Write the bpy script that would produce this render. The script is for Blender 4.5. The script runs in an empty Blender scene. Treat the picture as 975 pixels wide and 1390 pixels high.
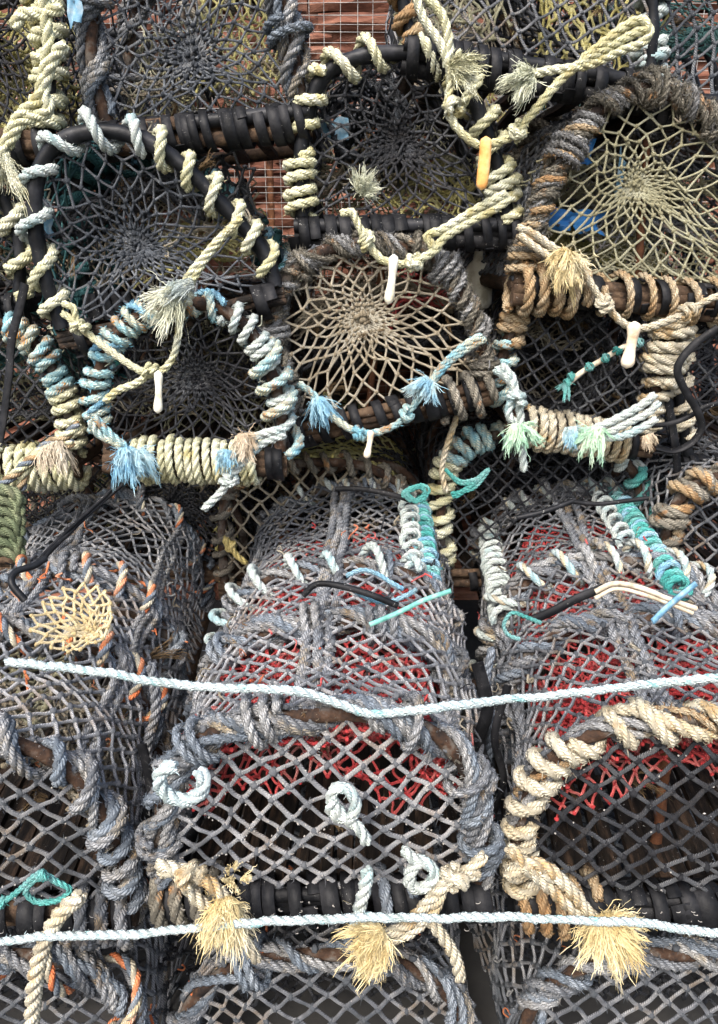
import bpy, math
import numpy as np
from mathutils import Vector, Matrix

rng = np.random.default_rng(11)
U = lambda a, b, n=None: rng.uniform(a, b, n)
COL = bpy.context.scene.collection
scene = bpy.context.scene

# ------------------------------------------------------------------ camera
PITCH = math.radians(19.0)
CAMZ = 1.46
F = 1000.0
CAM = np.array([0.0, 0.0, CAMZ])
RIGHT = np.array([1.0, 0, 0])
FWD = np.array([0, math.cos(PITCH), -math.sin(PITCH)])
UP = np.array([0, math.sin(PITCH), math.cos(PITCH)])
cam_d = bpy.data.cameras.new('camera')
cam = bpy.data.objects.new('camera', cam_d)
COL.objects.link(cam)
cam.location = CAM
cam.rotation_euler = (math.radians(90) - PITCH, 0, 0)
cam_d.sensor_fit = 'VERTICAL'
cam_d.sensor_height = 36.0
cam_d.lens = 36.0 * F / 1390.0
cam_d.clip_start = 0.02
cam_d.clip_end = 200
scene.camera = cam

def ray(u, v):
    return FWD + RIGHT * ((u - 487.5) / F) - UP * ((v - 695.0) / F)

def at(u, v, Y):
    d = ray(u, v)
    return CAM + d * (Y / d[1])

def unit(a):
    a = np.asarray(a, float)
    return a / (np.linalg.norm(a, axis=-1, keepdims=True) + 1e-12)

# ------------------------------------------------------------------ mesh builder
class MB:
    def __init__(self):
        self.v = []; self.f = []; self.uv = []; self.m = []; self.n = 0
    def add(self, v, f, uv=None, mi=0):
        v = np.asarray(v, np.float32).reshape(-1, 3); f = np.asarray(f, np.int64)
        if len(v) == 0 or len(f) == 0: return
        self.v.append(v); self.f.append(f + self.n)
        self.uv.append(np.zeros((len(v), 2), np.float32) if uv is None else np.asarray(uv, np.float32))
        self.m.append(np.full(len(f), mi, np.int32)); self.n += len(v)
    def mesh(self, name, mats, smooth=True):
        me = bpy.data.meshes.new(name)
        if not self.v: return me
        V = np.concatenate(self.v); UV = np.concatenate(self.uv)
        tot = np.concatenate([np.full(len(f), f.shape[1], np.int32) for f in self.f])
        loops = np.concatenate([f.ravel() for f in self.f]).astype(np.int32)
        me.vertices.add(len(V)); me.vertices.foreach_set('co', V.ravel())
        me.loops.add(len(loops)); me.loops.foreach_set('vertex_index', loops)
        me.polygons.add(len(tot))
        st = np.concatenate([[0], np.cumsum(tot)[:-1]]).astype(np.int32)
        me.polygons.foreach_set('loop_start', st)
        me.polygons.foreach_set('loop_total', tot)
        me.polygons.foreach_set('material_index', np.concatenate(self.m))
        me.polygons.foreach_set('use_smooth', np.full(len(tot), smooth))
        ul = me.uv_layers.new(name='UVMap')
        ul.data.foreach_set('uv', UV[loops].ravel())
        for m in (mats if isinstance(mats, (list, tuple)) else [mats]): me.materials.append(m)
        me.update(calc_edges=True)
        return me

def part(name, mb, mats, parent, label=None, kind=None, smooth=True):
    if mb.n == 0: return None
    o = bpy.data.objects.new(name, mb.mesh(name, mats, smooth)); COL.objects.link(o)
    o.parent = parent
    if label: o['label'] = label
    if kind: o['kind'] = kind
    return o

def solo(name, mb, mats, label, cat, group=None, kind=None, smooth=True):
    """a top-level thing that is one mesh; world coordinates in, origin moved to its foot"""
    V = np.concatenate(mb.v)
    c = np.array([V[:, 0].mean(), V[:, 1].mean(), V[:, 2].min()])
    for i in range(len(mb.v)): mb.v[i] = mb.v[i] - c.astype(np.float32)
    o = bpy.data.objects.new(name, mb.mesh(name, mats, smooth)); COL.objects.link(o)
    o.location = c
    if label: o['label'] = label
    if cat: o['category'] = cat
    if group: o['group'] = group
    if kind: o['kind'] = kind
    return o

def root(name, M, label, cat, group=None):
    o = bpy.data.objects.new(name, None); COL.objects.link(o)
    o.empty_display_size = 0.05
    o.matrix_world = M
    o['label'] = label; o['category'] = cat
    if group: o['group'] = group
    return o

# ------------------------------------------------------------------ curves
def smooth_path(pts, sub=10, closed=False):
    P = np.asarray(pts, float)
    if len(P) < 3: return P
    Q = np.vstack([2 * P[0] - P[1], P, 2 * P[-1] - P[-2]])
    t = np.linspace(0, 1, sub, endpoint=False)[:, None]
    out = []
    for i in range(1, len(Q) - 2):
        a, b, c, d = Q[i - 1], Q[i], Q[i + 1], Q[i + 2]
        out.append(0.5 * ((2 * b) + (-a + c) * t + (2 * a - 5 * b + 4 * c - d) * t * t + (-a + 3 * b - 3 * c + d) * t ** 3))
    out.append(P[-1:])
    return np.vstack(out)

def resample(P, step=None, n=None):
    d = np.linalg.norm(np.diff(P, axis=0), axis=1)
    s = np.concatenate([[0], np.cumsum(d)])
    if n is None: n = max(3, int(s[-1] / step) + 1)
    q = np.linspace(0, s[-1], n)
    return np.stack([np.interp(q, s, P[:, k]) for k in range(P.shape[1])], 1)

def frames(P):
    T = unit(np.gradient(P, axis=0))
    N = np.zeros_like(P)
    r = np.array([0, 0, 1.0]) if abs(T[0][2]) < .9 else np.array([1.0, 0, 0])
    n = r - T[0] * np.dot(r, T[0]); n /= np.linalg.norm(n)
    N[0] = n
    for i in range(1, len(P)):
        t = T[i]
        n = n - t * (n[0] * t[0] + n[1] * t[1] + n[2] * t[2])
        n = n / (math.sqrt(n[0] * n[0] + n[1] * n[1] + n[2] * n[2]) + 1e-12)
        N[i] = n
    return T, N, np.cross(T, N)

def plen(P): return float(np.linalg.norm(np.diff(P, axis=0), axis=1).sum())

def noise1(n, k, amp):
    """smooth 1d noise, n samples, k knots"""
    k = max(3, int(k))
    return np.interp(np.linspace(0, k - 1, n), np.arange(k), rng.normal(0, amp, k))

def tube_raw(mb, P, A, B, rad, sides, mi=0, uvs=None, caps=True, flat=1.0):
    n = len(P)
    th = np.linspace(0, 2 * np.pi, sides, endpoint=False)
    c, s = np.cos(th), np.sin(th) * flat
    rad = np.broadcast_to(np.asarray(rad, float), (n,)) if np.ndim(rad) < 2 else rad
    rr = rad[:, None, None] if rad.ndim == 1 else rad[:, :, None]
    V = P[:, None, :] + rr * (A[:, None, :] * c[None, :, None] + B[:, None, :] * s[None, :, None])
    i = np.arange(n - 1)[:, None] * sides; j = np.arange(sides)[None, :]; j2 = (j + 1) % sides
    f = np.stack([i + j, i + j2, i + sides + j2, i + sides + j], -1).reshape(-1, 4)
    sl = np.zeros(n) if uvs is None else uvs
    uv = np.stack([np.repeat(sl, sides), np.tile(th / (2 * np.pi), n)], 1)
    V = V.reshape(-1, 3)
    mb.add(V, f, uv, mi)
    if caps:
        for k, idx in ((0, 0), (n - 1, (n - 1) * sides)):
            c0 = P[k]
            ring = V[idx:idx + sides]
            vv = np.vstack([ring, c0[None]])
            q = np.arange(sides)
            ff = np.stack([q, (q + 1) % sides, np.full(sides, sides)], 1)
            if k == 0: ff = ff[:, ::-1]
            mb.add(vv, ff, np.zeros((sides + 1, 2)), mi)

def tube(mb, pts, rad, sides=10, step=None, lump=0.0, mi=0, flat=1.0, sm=True):
    P = smooth_path(pts) if sm else np.asarray(pts, float)
    P = resample(P, step or max(rad * .8, .004))
    T, N, B = frames(P)
    r = rad * (1 + noise1(len(P), len(P) * .5, lump)) if lump else rad
    if lump:
        r = r[:, None] * (1 + rng.normal(0, lump * .6, (len(P), sides)))
    s = np.arange(len(P)) / max(1, len(P) - 1) * plen(P)
    tube_raw(mb, P, N, B, r, sides, mi, s, flat=flat)
    return P

def fuzz(mb, P, r, dens, ln, mi=0, w=.0007):
    dens *= 1.6
    n = int(plen(P) * dens)
    if n < 1: return
    T, N, B = frames(P)
    i = rng.integers(0, len(P), n); a = U(0, 2 * np.pi, n)[:, None]
    rad = N[i] * np.cos(a) + B[i] * np.sin(a)
    tan = np.cross(T[i], rad)
    base = P[i] + rad * r * .85
    dirn = unit(rad * U(.1, 1, (n, 1)) + T[i] * rng.normal(0, .9, (n, 1)) + tan * rng.normal(0, .7, (n, 1)))
    L = ln * U(.3, 1.2, (n, 1))
    side = unit(np.cross(dirn, rng.normal(0, 1, (n, 3)))) * w
    mid = base + dirn * L * .55
    tip = base + dirn * L + rng.normal(0, 1, (n, 3)) * L * .25
    V = np.stack([base - side, base + side, mid + side, mid - side, tip], 1).reshape(-1, 3)
    k = np.arange(n)[:, None] * 5
    mb.add(V, np.hstack([k, k + 1, k + 2, k + 3]), None, mi)
    mb.add(V, np.hstack([k + 3, k + 2, k + 4]), None, mi)

def rope(mb, pts, r, lay=None, sides=6, fz=0, fl=.008, mis=(0, 0, 0), sm=True, loose=0.0, ends=True):
    P = smooth_path(pts) if sm else np.asarray(pts, float)
    P = resample(P, r * .62)
    if len(P) < 4: return P
    T, N, B = frames(P)
    s = np.arange(len(P)) * (plen(P) / (len(P) - 1))
    lay = lay or r * 6.4
    ph = 2 * np.pi * s / lay * (1 + 0) + noise1(len(P), len(P) / 14, .18) + U(0, 6)
    swell = 1 + noise1(len(P), len(P) / 9, .05)
    for k in range(3):
        a = (ph + k * 2.0944)[:, None]
        rad = N * np.cos(a) + B * np.sin(a)
        off = r * .47 * swell[:, None] * (1 + loose * noise1(len(P), len(P) / 6, 1)[:, None])
        Pk = P + rad * off
        Tk = unit(np.gradient(Pk, axis=0))
        Ak = unit(rad - Tk * (rad * Tk).sum(1, keepdims=True))
        Bk = np.cross(Tk, Ak)
        rk = r * .56 * swell
        if ends:
            rk = rk.copy(); rk[0] *= .6; rk[-1] *= .6
        tube_raw(mb, Pk, Ak, Bk, rk[:, None] * (1 + rng.normal(0, .035, (len(P), sides))), sides, mis[k], s)
    if fz: fuzz(mb, P, r, fz, fl, mis[0])
    return P

def helix(core, R, pitch, s0=0.0, s1=1.0, jit=.12, ph0=None, k=14, rj=.08, lean=0.0):
    """path winding round the core polyline between fractions s0..s1"""
    C = resample(core, n=600)
    C = C[int(s0 * 599):max(int(s0 * 599) + 4, int(s1 * 599) + 1)]
    L = plen(C)
    turns = max(.6, L / pitch)
    n = max(8, int(turns * k))
    C = resample(C, n=n)
    T, N, B = frames(C)
    ph = np.linspace(0, turns * 2 * np.pi, n)
    ph = ph + noise1(n, turns * 1.3, jit * 3.0) + (U(0, 6.28) if ph0 is None else ph0)
    rr = R * (1 + noise1(n, turns * 2, rj))
    a = ph[:, None]
    out = C + (N * np.cos(a) + B * np.sin(a)) * rr[:, None]
    if lean: out = out + T * (np.sin(a + U(0, 6)) * lean)
    return out

def lash(mb, core, R, r, pitch, s0=0, s1=1, fz=0, fl=.008, mis=(0, 0, 0), jit=.12, lay=None, sides=6, lean=0.0, rj=.08):
    H = helix(core, R + r, pitch, s0, s1, jit, lean=lean, rj=rj)
    return rope(mb, H, r, lay=lay, fz=fz, fl=fl, mis=mis, sm=True, sides=sides)

def band(mb, core, R, width, thick, turns, s, pitch, mi=0, ph0=None):
    """one flat rubber strip wound a few turns round the core at fraction s"""
    C = resample(core, n=800); L = plen(C)
    half = turns * pitch / 2 / L
    a0 = int(max(0, s - half) * 799); a1 = int(min(1, s + half) * 799)
    if a1 - a0 < 4: a1 = min(799, a0 + 5); a0 = a1 - 5
    n = int(turns * 16) + 2
    C = resample(C[a0:a1 + 1], n=n)
    T, N, B = frames(C)
    ph = np.linspace(0, turns * 2 * np.pi, n) + (U(0, 6.28) if ph0 is None else ph0)
    rad = N * np.cos(ph)[:, None] + B * np.sin(ph)[:, None]
    P = C + rad * (R * (1 + noise1(n, turns * 3, .04)))[:, None]
    strip(mb, P, rad, width, thick, mi)

def strip(mb, P, nor, width, thick, mi=0):
    T = unit(np.gradient(P, axis=0))
    W = unit(np.cross(T, nor)); Nn = np.cross(W, T)
    w, t = width / 2, thick / 2
    prof = [(-w, -t), (-w * .9, t), (w * .9, t), (w, -t)]
    V = np.stack([P + W * a + Nn * b for a, b in prof], 1)
    n = len(P)
    i = np.arange(n - 1)[:, None] * 4; j = np.arange(4)[None]; j2 = (j + 1) % 4
    f = np.stack([i + j, i + j2, i + 4 + j2, i + 4 + j], -1).reshape(-1, 4)
    s = np.repeat(np.arange(n) * .01, 4)
    mb.add(V.reshape(-1, 3), f, np.stack([s, np.tile([0, .3, .6, 1], n)], 1), mi)
    mb.add(V[0], [[3, 2, 1, 0]], None, mi); mb.add(V[-1], [[0, 1, 2, 3]], None, mi)

def strap(mb, pts, width, thick=.003, nor=(0, -1, .2), mi=0, twist=0.0):
    P = resample(smooth_path(pts), .006)
    T = unit(np.gradient(P, axis=0))
    nn = np.tile(np.asarray(nor, float), (len(P), 1))
    if twist:
        a = np.linspace(0, twist, len(P))[:, None]
        b = np.cross(T, nn); nn = nn * np.cos(a) + b * np.sin(a)
    nn = unit(nn - T * (nn * T).sum(1, keepdims=True))
    strip(mb, P, nn, width, thick, mi)

# ------------------------------------------------------------------ nets
def twine(mb, A, B, r, sides=6, k=6, bow=.03, sag=0.0, mi=0, swell=.35):
    """A,B (n,3): n twine bars, drawn as slightly bowed tubes swelling towards the knots"""
    n = len(A)
    if n == 0: return
    D = B - A; L = np.linalg.norm(D, axis=1, keepdims=True) + 1e-9; T = D / L
    ref = np.where(np.abs(T[:, 2:3]) < .9, np.array([[0, 0, 1.0]]), np.array([[1.0, 0, 0]]))
    N = unit(np.cross(T, ref)); Bn = np.cross(T, N)
    w = (N * rng.normal(0, bow, (n, 1)) + Bn * rng.normal(0, bow, (n, 1))) * L
    w[:, 2] -= sag * L[:, 0]
    w2 = (N * rng.normal(0, bow * .5, (n, 1)) + Bn * rng.normal(0, bow * .5, (n, 1))) * L
    t = np.linspace(0, 1, k)
    shape = (4 * t * (1 - t))[None, :, None]; s2 = np.sin(2 * np.pi * t)[None, :, None]
    P = A[:, None] + D[:, None] * t[None, :, None] + w[:, None] * shape + w2[:, None] * s2
    th = np.linspace(0, 2 * np.pi, sides, endpoint=False)
    rr = r * (1 + swell * np.abs(2 * t - 1) ** 4)[None, :] * U(.85, 1.15, (n, 1))
    rr = rr[:, :, None] * (1 + rng.normal(0, .05, (n, k, sides)))
    V = P[:, :, None, :] + rr[..., None] * (N[:, None, None] * np.cos(th)[None, None, :, None] + Bn[:, None, None] * np.sin(th)[None, None, :, None])
    b = (np.arange(n) * k * sides)[:, None, None]; i = (np.arange(k - 1) * sides)[None, :, None]; j = np.arange(sides)[None, None]
    j2 = (j + 1) % sides
    f = np.stack([b + i + j, b + i + j2, b + i + sides + j2, b + i + sides + j], -1).reshape(-1, 4)
    uv = np.zeros((n, k, sides, 2)); uv[..., 0] = t[None, :, None] * L[:, :, None]; uv[..., 1] = (np.arange(sides) / sides)[None, None]
    mb.add(V.reshape(-1, 3), f, uv.reshape(-1, 2), mi)

_sph = None
def knots(mb, P, r, mi=0, flat=.8):
    global _sph
    if len(P) == 0: return
    if _sph is None:
        nu, nv = 8, 5
        v = [(0, 0, 1)] + [(math.sin(math.pi * (a + 1) / (nv + 1)) * math.cos(2 * math.pi * b / nu), math.sin(math.pi * (a + 1) / (nv + 1)) * math.sin(2 * math.pi * b / nu), math.cos(math.pi * (a + 1) / (nv + 1))) for a in range(nv) for b in range(nu)] + [(0, 0, -1)]
        q = [(1 + a * nu + b, 1 + (a + 1) * nu + b, 1 + (a + 1) * nu + (b + 1) % nu, 1 + a * nu + (b + 1) % nu) for a in range(nv - 1) for b in range(nu)]
        last = 1 + nv * nu
        tr = [(0, 1 + b, 1 + (b + 1) % nu) for b in range(nu)] + [(last, 1 + (nv - 1) * nu + (b + 1) % nu, 1 + (nv - 1) * nu + b) for b in range(nu)]
        _sph = (np.array(v, float), np.array(q), np.array(tr))
    v, q, tr = _sph
    n = len(P)
    X = unit(rng.normal(0, 1, (n, 3))); Y = unit(np.cross(X, rng.normal(0, 1, (n, 3)))); Z = np.cross(X, Y)
    sc = r * U(.75, 1.2, (n, 3)) * np.array([1.15, 1, flat])
    rad = 1 + rng.normal(0, .13, (n, len(v)))
    L = v[None] * rad[..., None] * sc[:, None]
    V = P[:, None] + L[..., 0:1] * X[:, None] + L[..., 1:2] * Y[:, None] + L[..., 2:3] * Z[:, None]
    o = (np.arange(n) * len(v))[:, None, None]
    base = mb.n
    mb.add(V.reshape(-1, 3), (q[None] + o).reshape(-1, 4), None, mi)
    t3 = (tr[None] + o).reshape(-1, 3) + base
    mb.f.append(t3); mb.m.append(np.full(len(t3), mi, np.int32))

def lattice_net(mb, G, r, kr=2.0, bow=.035, sag=0.0, mi=0, drop=0.0, wrap=False, kmi=None, mask=None):
    """G (ni,nj,3): nodes used where i+j is even, diamonds between"""
    ni, nj = G.shape[:2]
    A = []; B = []; K = []
    for i in range(ni):
        for j in range(nj):
            if (i + j) % 2: continue
            if mask is not None and not mask[i, j]: continue
            K.append(G[i, j])
            for dj in (-1, 1):
                jj = j + dj; ii = i + 1
                if wrap: jj %= nj
                if ii < ni and 0 <= jj < nj and (mask is None or mask[ii, jj]):
                    if drop and rng.random() < drop: continue
                    A.append(G[i, j]); B.append(G[ii, jj])
    if not A: return
    twine(mb, np.array(A), np.array(B), r, bow=bow, sag=sag, mi=mi)
    if kr: knots(mb, np.array(K), r * kr, mi if kmi is None else kmi)
    if r > .0027: hair(mb, np.array(K), 6, .009)

def hair(mb, K, per, ln, w=.0006, mi=0):
    n = len(K) * per
    base = np.repeat(K, per, 0) + rng.normal(0, .003, (n, 3))
    d = unit(rng.normal(0, 1, (n, 3))); d[:, 2] -= .3
    L = ln * U(.2, 1.2, (n, 1)); sd = unit(np.cross(d, rng.normal(0, 1, (n, 3)))) * w
    mid = base + d * L * .5 + rng.normal(0, 1, (n, 3)) * L * .12; tip = mid + (d + rng.normal(0, .5, (n, 3))) * L * .5
    V = np.stack([base - sd, base + sd, mid + sd, mid - sd, tip], 1).reshape(-1, 3); k = np.arange(n)[:, None] * 5
    mb.add(V, np.hstack([k, k + 1, k + 2, k + 3]), None, mi); mb.add(V, np.hstack([k + 3, k + 2, k + 4]), None, mi)

def inside(poly, x, z):
    px, pz = poly[:, 0], poly[:, 1]; qx, qz = np.roll(px, -1), np.roll(pz, -1)
    c = ((pz > z) != (qz > z)) & (x < (qx - px) * (z - pz) / (qz - pz + 1e-12) + px)
    return c.sum() % 2 == 1

def smooth2(shape, k, amp):
    """smooth 2d noise field"""
    a, b = shape
    g = rng.normal(0, amp, (k, k))
    x = np.linspace(0, k - 1.001, a); y = np.linspace(0, k - 1.001, b)
    xi, yi = x.astype(int), y.astype(int); fx = (x - xi)[:, None]; fy = (y - yi)[None]
    fx = fx * fx * (3 - 2 * fx); fy = fy * fy * (3 - 2 * fy)
    return g[xi][:, yi] * (1 - fx) * (1 - fy) + g[xi + 1][:, yi] * fx * (1 - fy) + g[xi][:, yi + 1] * (1 - fx) * fy + g[xi + 1][:, yi + 1] * fx * fy

def fray(mb, p, d, L, spread=.5, n=260, w=.0007, r0=.01, curl=.25, mi=0, grav=.25, seg=9):
    """an unravelled rope end: matted locks of fine crimped fibres that hang and splay unevenly"""
    p = np.asarray(p, float); d = unit(np.asarray(d, float)); n = int(n * 2.2); w = w * .6
    a = unit(np.cross(d, rng.normal(0, 1, 3))); b = np.cross(d, a)
    nl = max(3, int(n / 38)); t = np.linspace(0, 1, seg)
    # lock spines
    q = U(0, 6.28, nl); m = np.sqrt(U(0, 1, nl))
    off = a[None] * (np.cos(q) * m)[:, None] + b[None] * (np.sin(q) * m)[:, None]
    LL = L * U(.35, 1.15, nl) * (1.1 - .4 * m)
    S0 = p + off[:, None] * r0 + (d[None] + off * spread * .62)[:, None] * (LL[:, None] * t)[..., None]
    S0 = S0 + np.cumsum(rng.normal(0, 1, (nl, seg, 3)), axis=1) * L * .045 * t[None, :, None]
    S0[..., 2] -= grav * LL[:, None] * t ** 2
    k_ = rng.integers(0, nl, n)
    P = S0[k_].copy()
    tw = rng.normal(0, 1, (n, 1, 3)) * L * .045 * (.35 + t[None, :, None])
    ph = U(0, 6.28, (n, 1)); fr = U(5, 11, (n, 1)) * (.5 + curl)
    amp = L * .028 * (.4 + curl) * U(.3, 1.5, (n, 1))
    ax1 = unit(rng.normal(0, 1, (n, 1, 3))); ax2 = unit(rng.normal(0, 1, (n, 1, 3)))
    P = P + tw + ax1 * (np.sin(fr * t[None] * 2 + ph) * amp * (.3 + t[None]))[..., None] + ax2 * (np.cos(fr * t[None] * 1.4 + ph * 2) * amp * (.3 + t[None]))[..., None]
    # every fibre ends somewhere along its lock
    cut = U(.45, 1.12, n)[:, None, None]
    P = P[:, :1] + (P - P[:, :1]) * cut + rng.normal(0, 1, (n, seg, 3)) * L * .006
    # strays
    st = rng.random(n) < .12
    P[st] = P[st, :1] + (P[st] - P[st, :1]) * .8 + rng.normal(0, 1, (int(st.sum()), 1, 3)) * L * .22 * t[None, :, None]
    T = unit(np.gradient(P, axis=1))
    S = unit(np.cross(T, rng.normal(0, 1, (n, 1, 3)))) * w
    S[:, -1] *= .4
    V = np.stack([P - S, P + S], 2)
    k = (np.arange(n) * seg * 2)[:, None]; i = (np.arange(seg - 1) * 2)[None]
    f = np.stack([k + i, k + i + 1, k + i + 3, k + i + 2], -1).reshape(-1, 4)
    uv = np.zeros((n, seg, 2, 2)); uv[..., 0] = t[None, :, None] * .05; uv[..., 1] = U(0, 1, (n, 1, 1))
    mb.add(V.reshape(-1, 3), f, uv.reshape(-1, 2), mi)
    if n > 330:
        for j in range(min(nl, 12)):
            rope(mb, S0[j][:max(4, int(seg * U(.4, .7)))], r0 * .17, mis=(mi,) * 3, sides=4, ends=True)

def knot_on(mb, p, d, r, mi=0, fz=0, turns=1.6, R=None):
    """a lumpy hitch round a rope of radius r running along d at p"""
    p = np.asarray(p, float); d = unit(np.asarray(d, float))
    R = R or r * 1.4
    a = unit(np.cross(d, rng.normal(0, 1, 3))); b = np.cross(d, a)
    t = np.linspace(0, turns * 2 * np.pi, int(turns * 14))
    P = p + (a[None] * np.cos(t)[:, None] + b[None] * np.sin(t)[:, None]) * R + d[None] * ((t / t[-1] - .5) * r * 2.6)[:, None]
    P = P + d[None] * (np.sin(t) * r * .7)[:, None]
    rope(mb, P, r * .8, mis=(mi,) * 3, fz=fz)
    t = np.linspace(0, 1.1 * 2 * np.pi, 16)
    P = p + (a[None] * np.cos(t)[:, None] * .8 + d[None] * np.sin(t)[:, None] * 1.1) * R + b[None] * (np.cos(t * .5) * r)[:, None]
    rope(mb, P, r * .75, mis=(mi,) * 3, fz=fz)

# ------------------------------------------------------------------ materials
def mk(name):
    m = bpy.data.materials.new(name); m.use_nodes = True
    nt = m.node_tree; nt.nodes.clear()
    out = nt.nodes.new('ShaderNodeOutputMaterial'); b = nt.nodes.new('ShaderNodeBsdfPrincipled')
    nt.links.new(b.outputs[0], out.inputs[0])
    return m, nt, b

def ramp(nt, cols, lo=.3, hi=.7, interp='LINEAR'):
    r = nt.nodes.new('ShaderNodeValToRGB'); r.color_ramp.interpolation = interp
    e = r.color_ramp.elements
    n = len(cols)
    for i, c in enumerate(cols):
        p = lo + (hi - lo) * i / max(1, n - 1)
        if i < 2: el = e[i]; el.position = p
        else: el = e.new(p)
        el.color = (*c, 1)
    return r

def coords(nt, obj=True):
    tc = nt.nodes.new('ShaderNodeTexCoord'); oi = nt.nodes.new('ShaderNodeObjectInfo')
    mul = nt.nodes.new('ShaderNodeMath'); mul.operation = 'MULTIPLY'; mul.inputs[1].default_value = 37.0
    nt.links.new(oi.outputs['Random'], mul.inputs[0])
    ad = nt.nodes.new('ShaderNodeVectorMath'); ad.operation = 'ADD'
    nt.links.new(tc.outputs['Object'], ad.inputs[0]); nt.links.new(mul.outputs[0], ad.inputs[1])
    return tc, ad.outputs[0]

def noise(nt, vec, scale, detail=3, rough=.6, dist=0):
    n = nt.nodes.new('ShaderNodeTexNoise'); n.inputs['Scale'].default_value = scale
    n.inputs['Detail'].default_value = detail; n.inputs['Roughness'].default_value = rough
    n.inputs['Distortion'].default_value = dist
    nt.links.new(vec, n.inputs['Vector']); return n.outputs['Fac']

def mix(nt, fac, a, b, mode='MIX'):
    m = nt.nodes.new('ShaderNodeMix'); m.data_type = 'RGBA'; m.blend_type = mode
    for sock, val in ((m.inputs[0], fac), (m.inputs[6], a), (m.inputs[7], b)):
        if hasattr(val, 'is_output') or isinstance(val, bpy.types.NodeSocket): nt.links.new(val, sock)
        elif isinstance(val, (int, float)): sock.default_value = val
        else: sock.default_value = (*val, 1)
    return m.outputs[2]

def thr(nt, v, lo, hi):
    m = nt.nodes.new('ShaderNodeMapRange'); m.clamp = True
    m.inputs['From Min'].default_value = lo; m.inputs['From Max'].default_value = hi
    nt.links.new(v, m.inputs['Value']); return m.outputs[0]

def specks(nt, vec, scale, size):
    """irregular patches of pale crust"""
    d = thr(nt, noise(nt, vec, scale * 1.5, 3, .7, 1.5), .66, .70)
    n = thr(nt, noise(nt, vec, scale * .13, 3, .7), .50, .60)
    m = nt.nodes.new('ShaderNodeMath'); m.operation = 'MULTIPLY'
    nt.links.new(d, m.inputs[0]); nt.links.new(n, m.inputs[1])
    m2 = nt.nodes.new('ShaderNodeMath'); m2.operation = 'MULTIPLY'; m2.inputs[1].default_value = .8
    nt.links.new(m.outputs[0], m2.inputs[0]); return m2.outputs[0]

def rope_mat(name, cols, dirt=(.12, .1, .07), dirt_amt=.5, sc=10, speck=0, yarn=True, rough=.85, stain=None, lo=.35, hi=.65):
    m, nt, b = mk(name)
    tc, vec = coords(nt)
    c = ramp(nt, cols, lo, hi); nt.links.new(noise(nt, vec, sc, 4, .65), c.inputs[0]); col = c.outputs[0]
    if stain:
        col = mix(nt, thr(nt, noise(nt, vec, sc * 1.7, 3, .6), .56, .66), col, stain)
    d = thr(nt, noise(nt, vec, 42, 5, .75), .45, .75)
    dm = nt.nodes.new('ShaderNodeMath'); dm.operation = 'MULTIPLY'; dm.inputs[1].default_value = dirt_amt
    nt.links.new(d, dm.inputs[0])
    col = mix(nt, dm.outputs[0], col, dirt)
    hgt = noise(nt, vec, 420, 3, .7)
    if yarn:
        mp = nt.nodes.new('ShaderNodeMapping'); mp.inputs['Scale'].default_value = (150, 3.0, 1)
        nt.links.new(tc.outputs['UV'], mp.inputs[0])
        w = nt.nodes.new('ShaderNodeTexWave'); w.bands_direction = 'DIAGONAL'; w.inputs['Scale'].default_value = 1.0
        w.inputs['Distortion'].default_value = 2.5; w.inputs['Detail'].default_value = 2
        nt.links.new(mp.outputs[0], w.inputs[0])
        ad = nt.nodes.new('ShaderNodeMath'); ad.operation = 'ADD'
        nt.links.new(w.outputs['Fac'], ad.inputs[0]); nt.links.new(hgt, ad.inputs[1]); hgt = ad.outputs[0]
        col = mix(nt, thr(nt, w.outputs['Fac'], .35, .0), col, tuple(x * .62 for x in cols[0]))
    if speck:
        s = specks(nt, vec, speck, .28); col = mix(nt, s, col, (.72, .7, .66))
    bp = nt.nodes.new('ShaderNodeBump'); bp.inputs['Strength'].default_value = .75; bp.inputs['Distance'].default_value = .0018
    nt.links.new(hgt, bp.inputs['Height']); nt.links.new(bp.outputs[0], b.inputs['Normal'])
    nt.links.new(col, b.inputs['Base Color']); b.inputs['Roughness'].default_value = rough
    b.inputs['Specular IOR Level'].default_value = .3
    return m

def solid_mat(name, cols, sc=14, rough=(.35, .7), speck=0, bump=.4, det=5, speck_col=(.75, .74, .7), lo=.35, hi=.65, stretch=None, bumpsc=60, speck_size=.25):
    m, nt, b = mk(name)
    tc, vec = coords(nt)
    v2 = vec
    if stretch:
        mp = nt.nodes.new('ShaderNodeMapping'); mp.inputs['Scale'].default_value = stretch
        nt.links.new(vec, mp.inputs[0]); v2 = mp.outputs[0]
    nz = noise(nt, v2, sc, det, .65)
    c = ramp(nt, cols, lo, hi); nt.links.new(nz, c.inputs[0]); col = c.outputs[0]
    if speck:
        s = specks(nt, vec, speck, speck_size); col = mix(nt, s, col, speck_col)
    h = noise(nt, v2, bumpsc, 5, .7)
    bp = nt.nodes.new('ShaderNodeBump'); bp.inputs['Strength'].default_value = bump; bp.inputs['Distance'].default_value = .004
    nt.links.new(h, bp.inputs['Height']); nt.links.new(bp.outputs[0], b.inputs['Normal'])
    nt.links.new(col, b.inputs['Base Color']); b.inputs['Specular IOR Level'].default_value = .2
    rr = nt.nodes.new('ShaderNodeMapRange'); rr.inputs['To Min'].default_value = rough[0]; rr.inputs['To Max'].default_value = rough[1]
    nt.links.new(h, rr.inputs['Value']); nt.links.new(rr.outputs[0], b.inputs['Roughness'])
    return m

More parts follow.
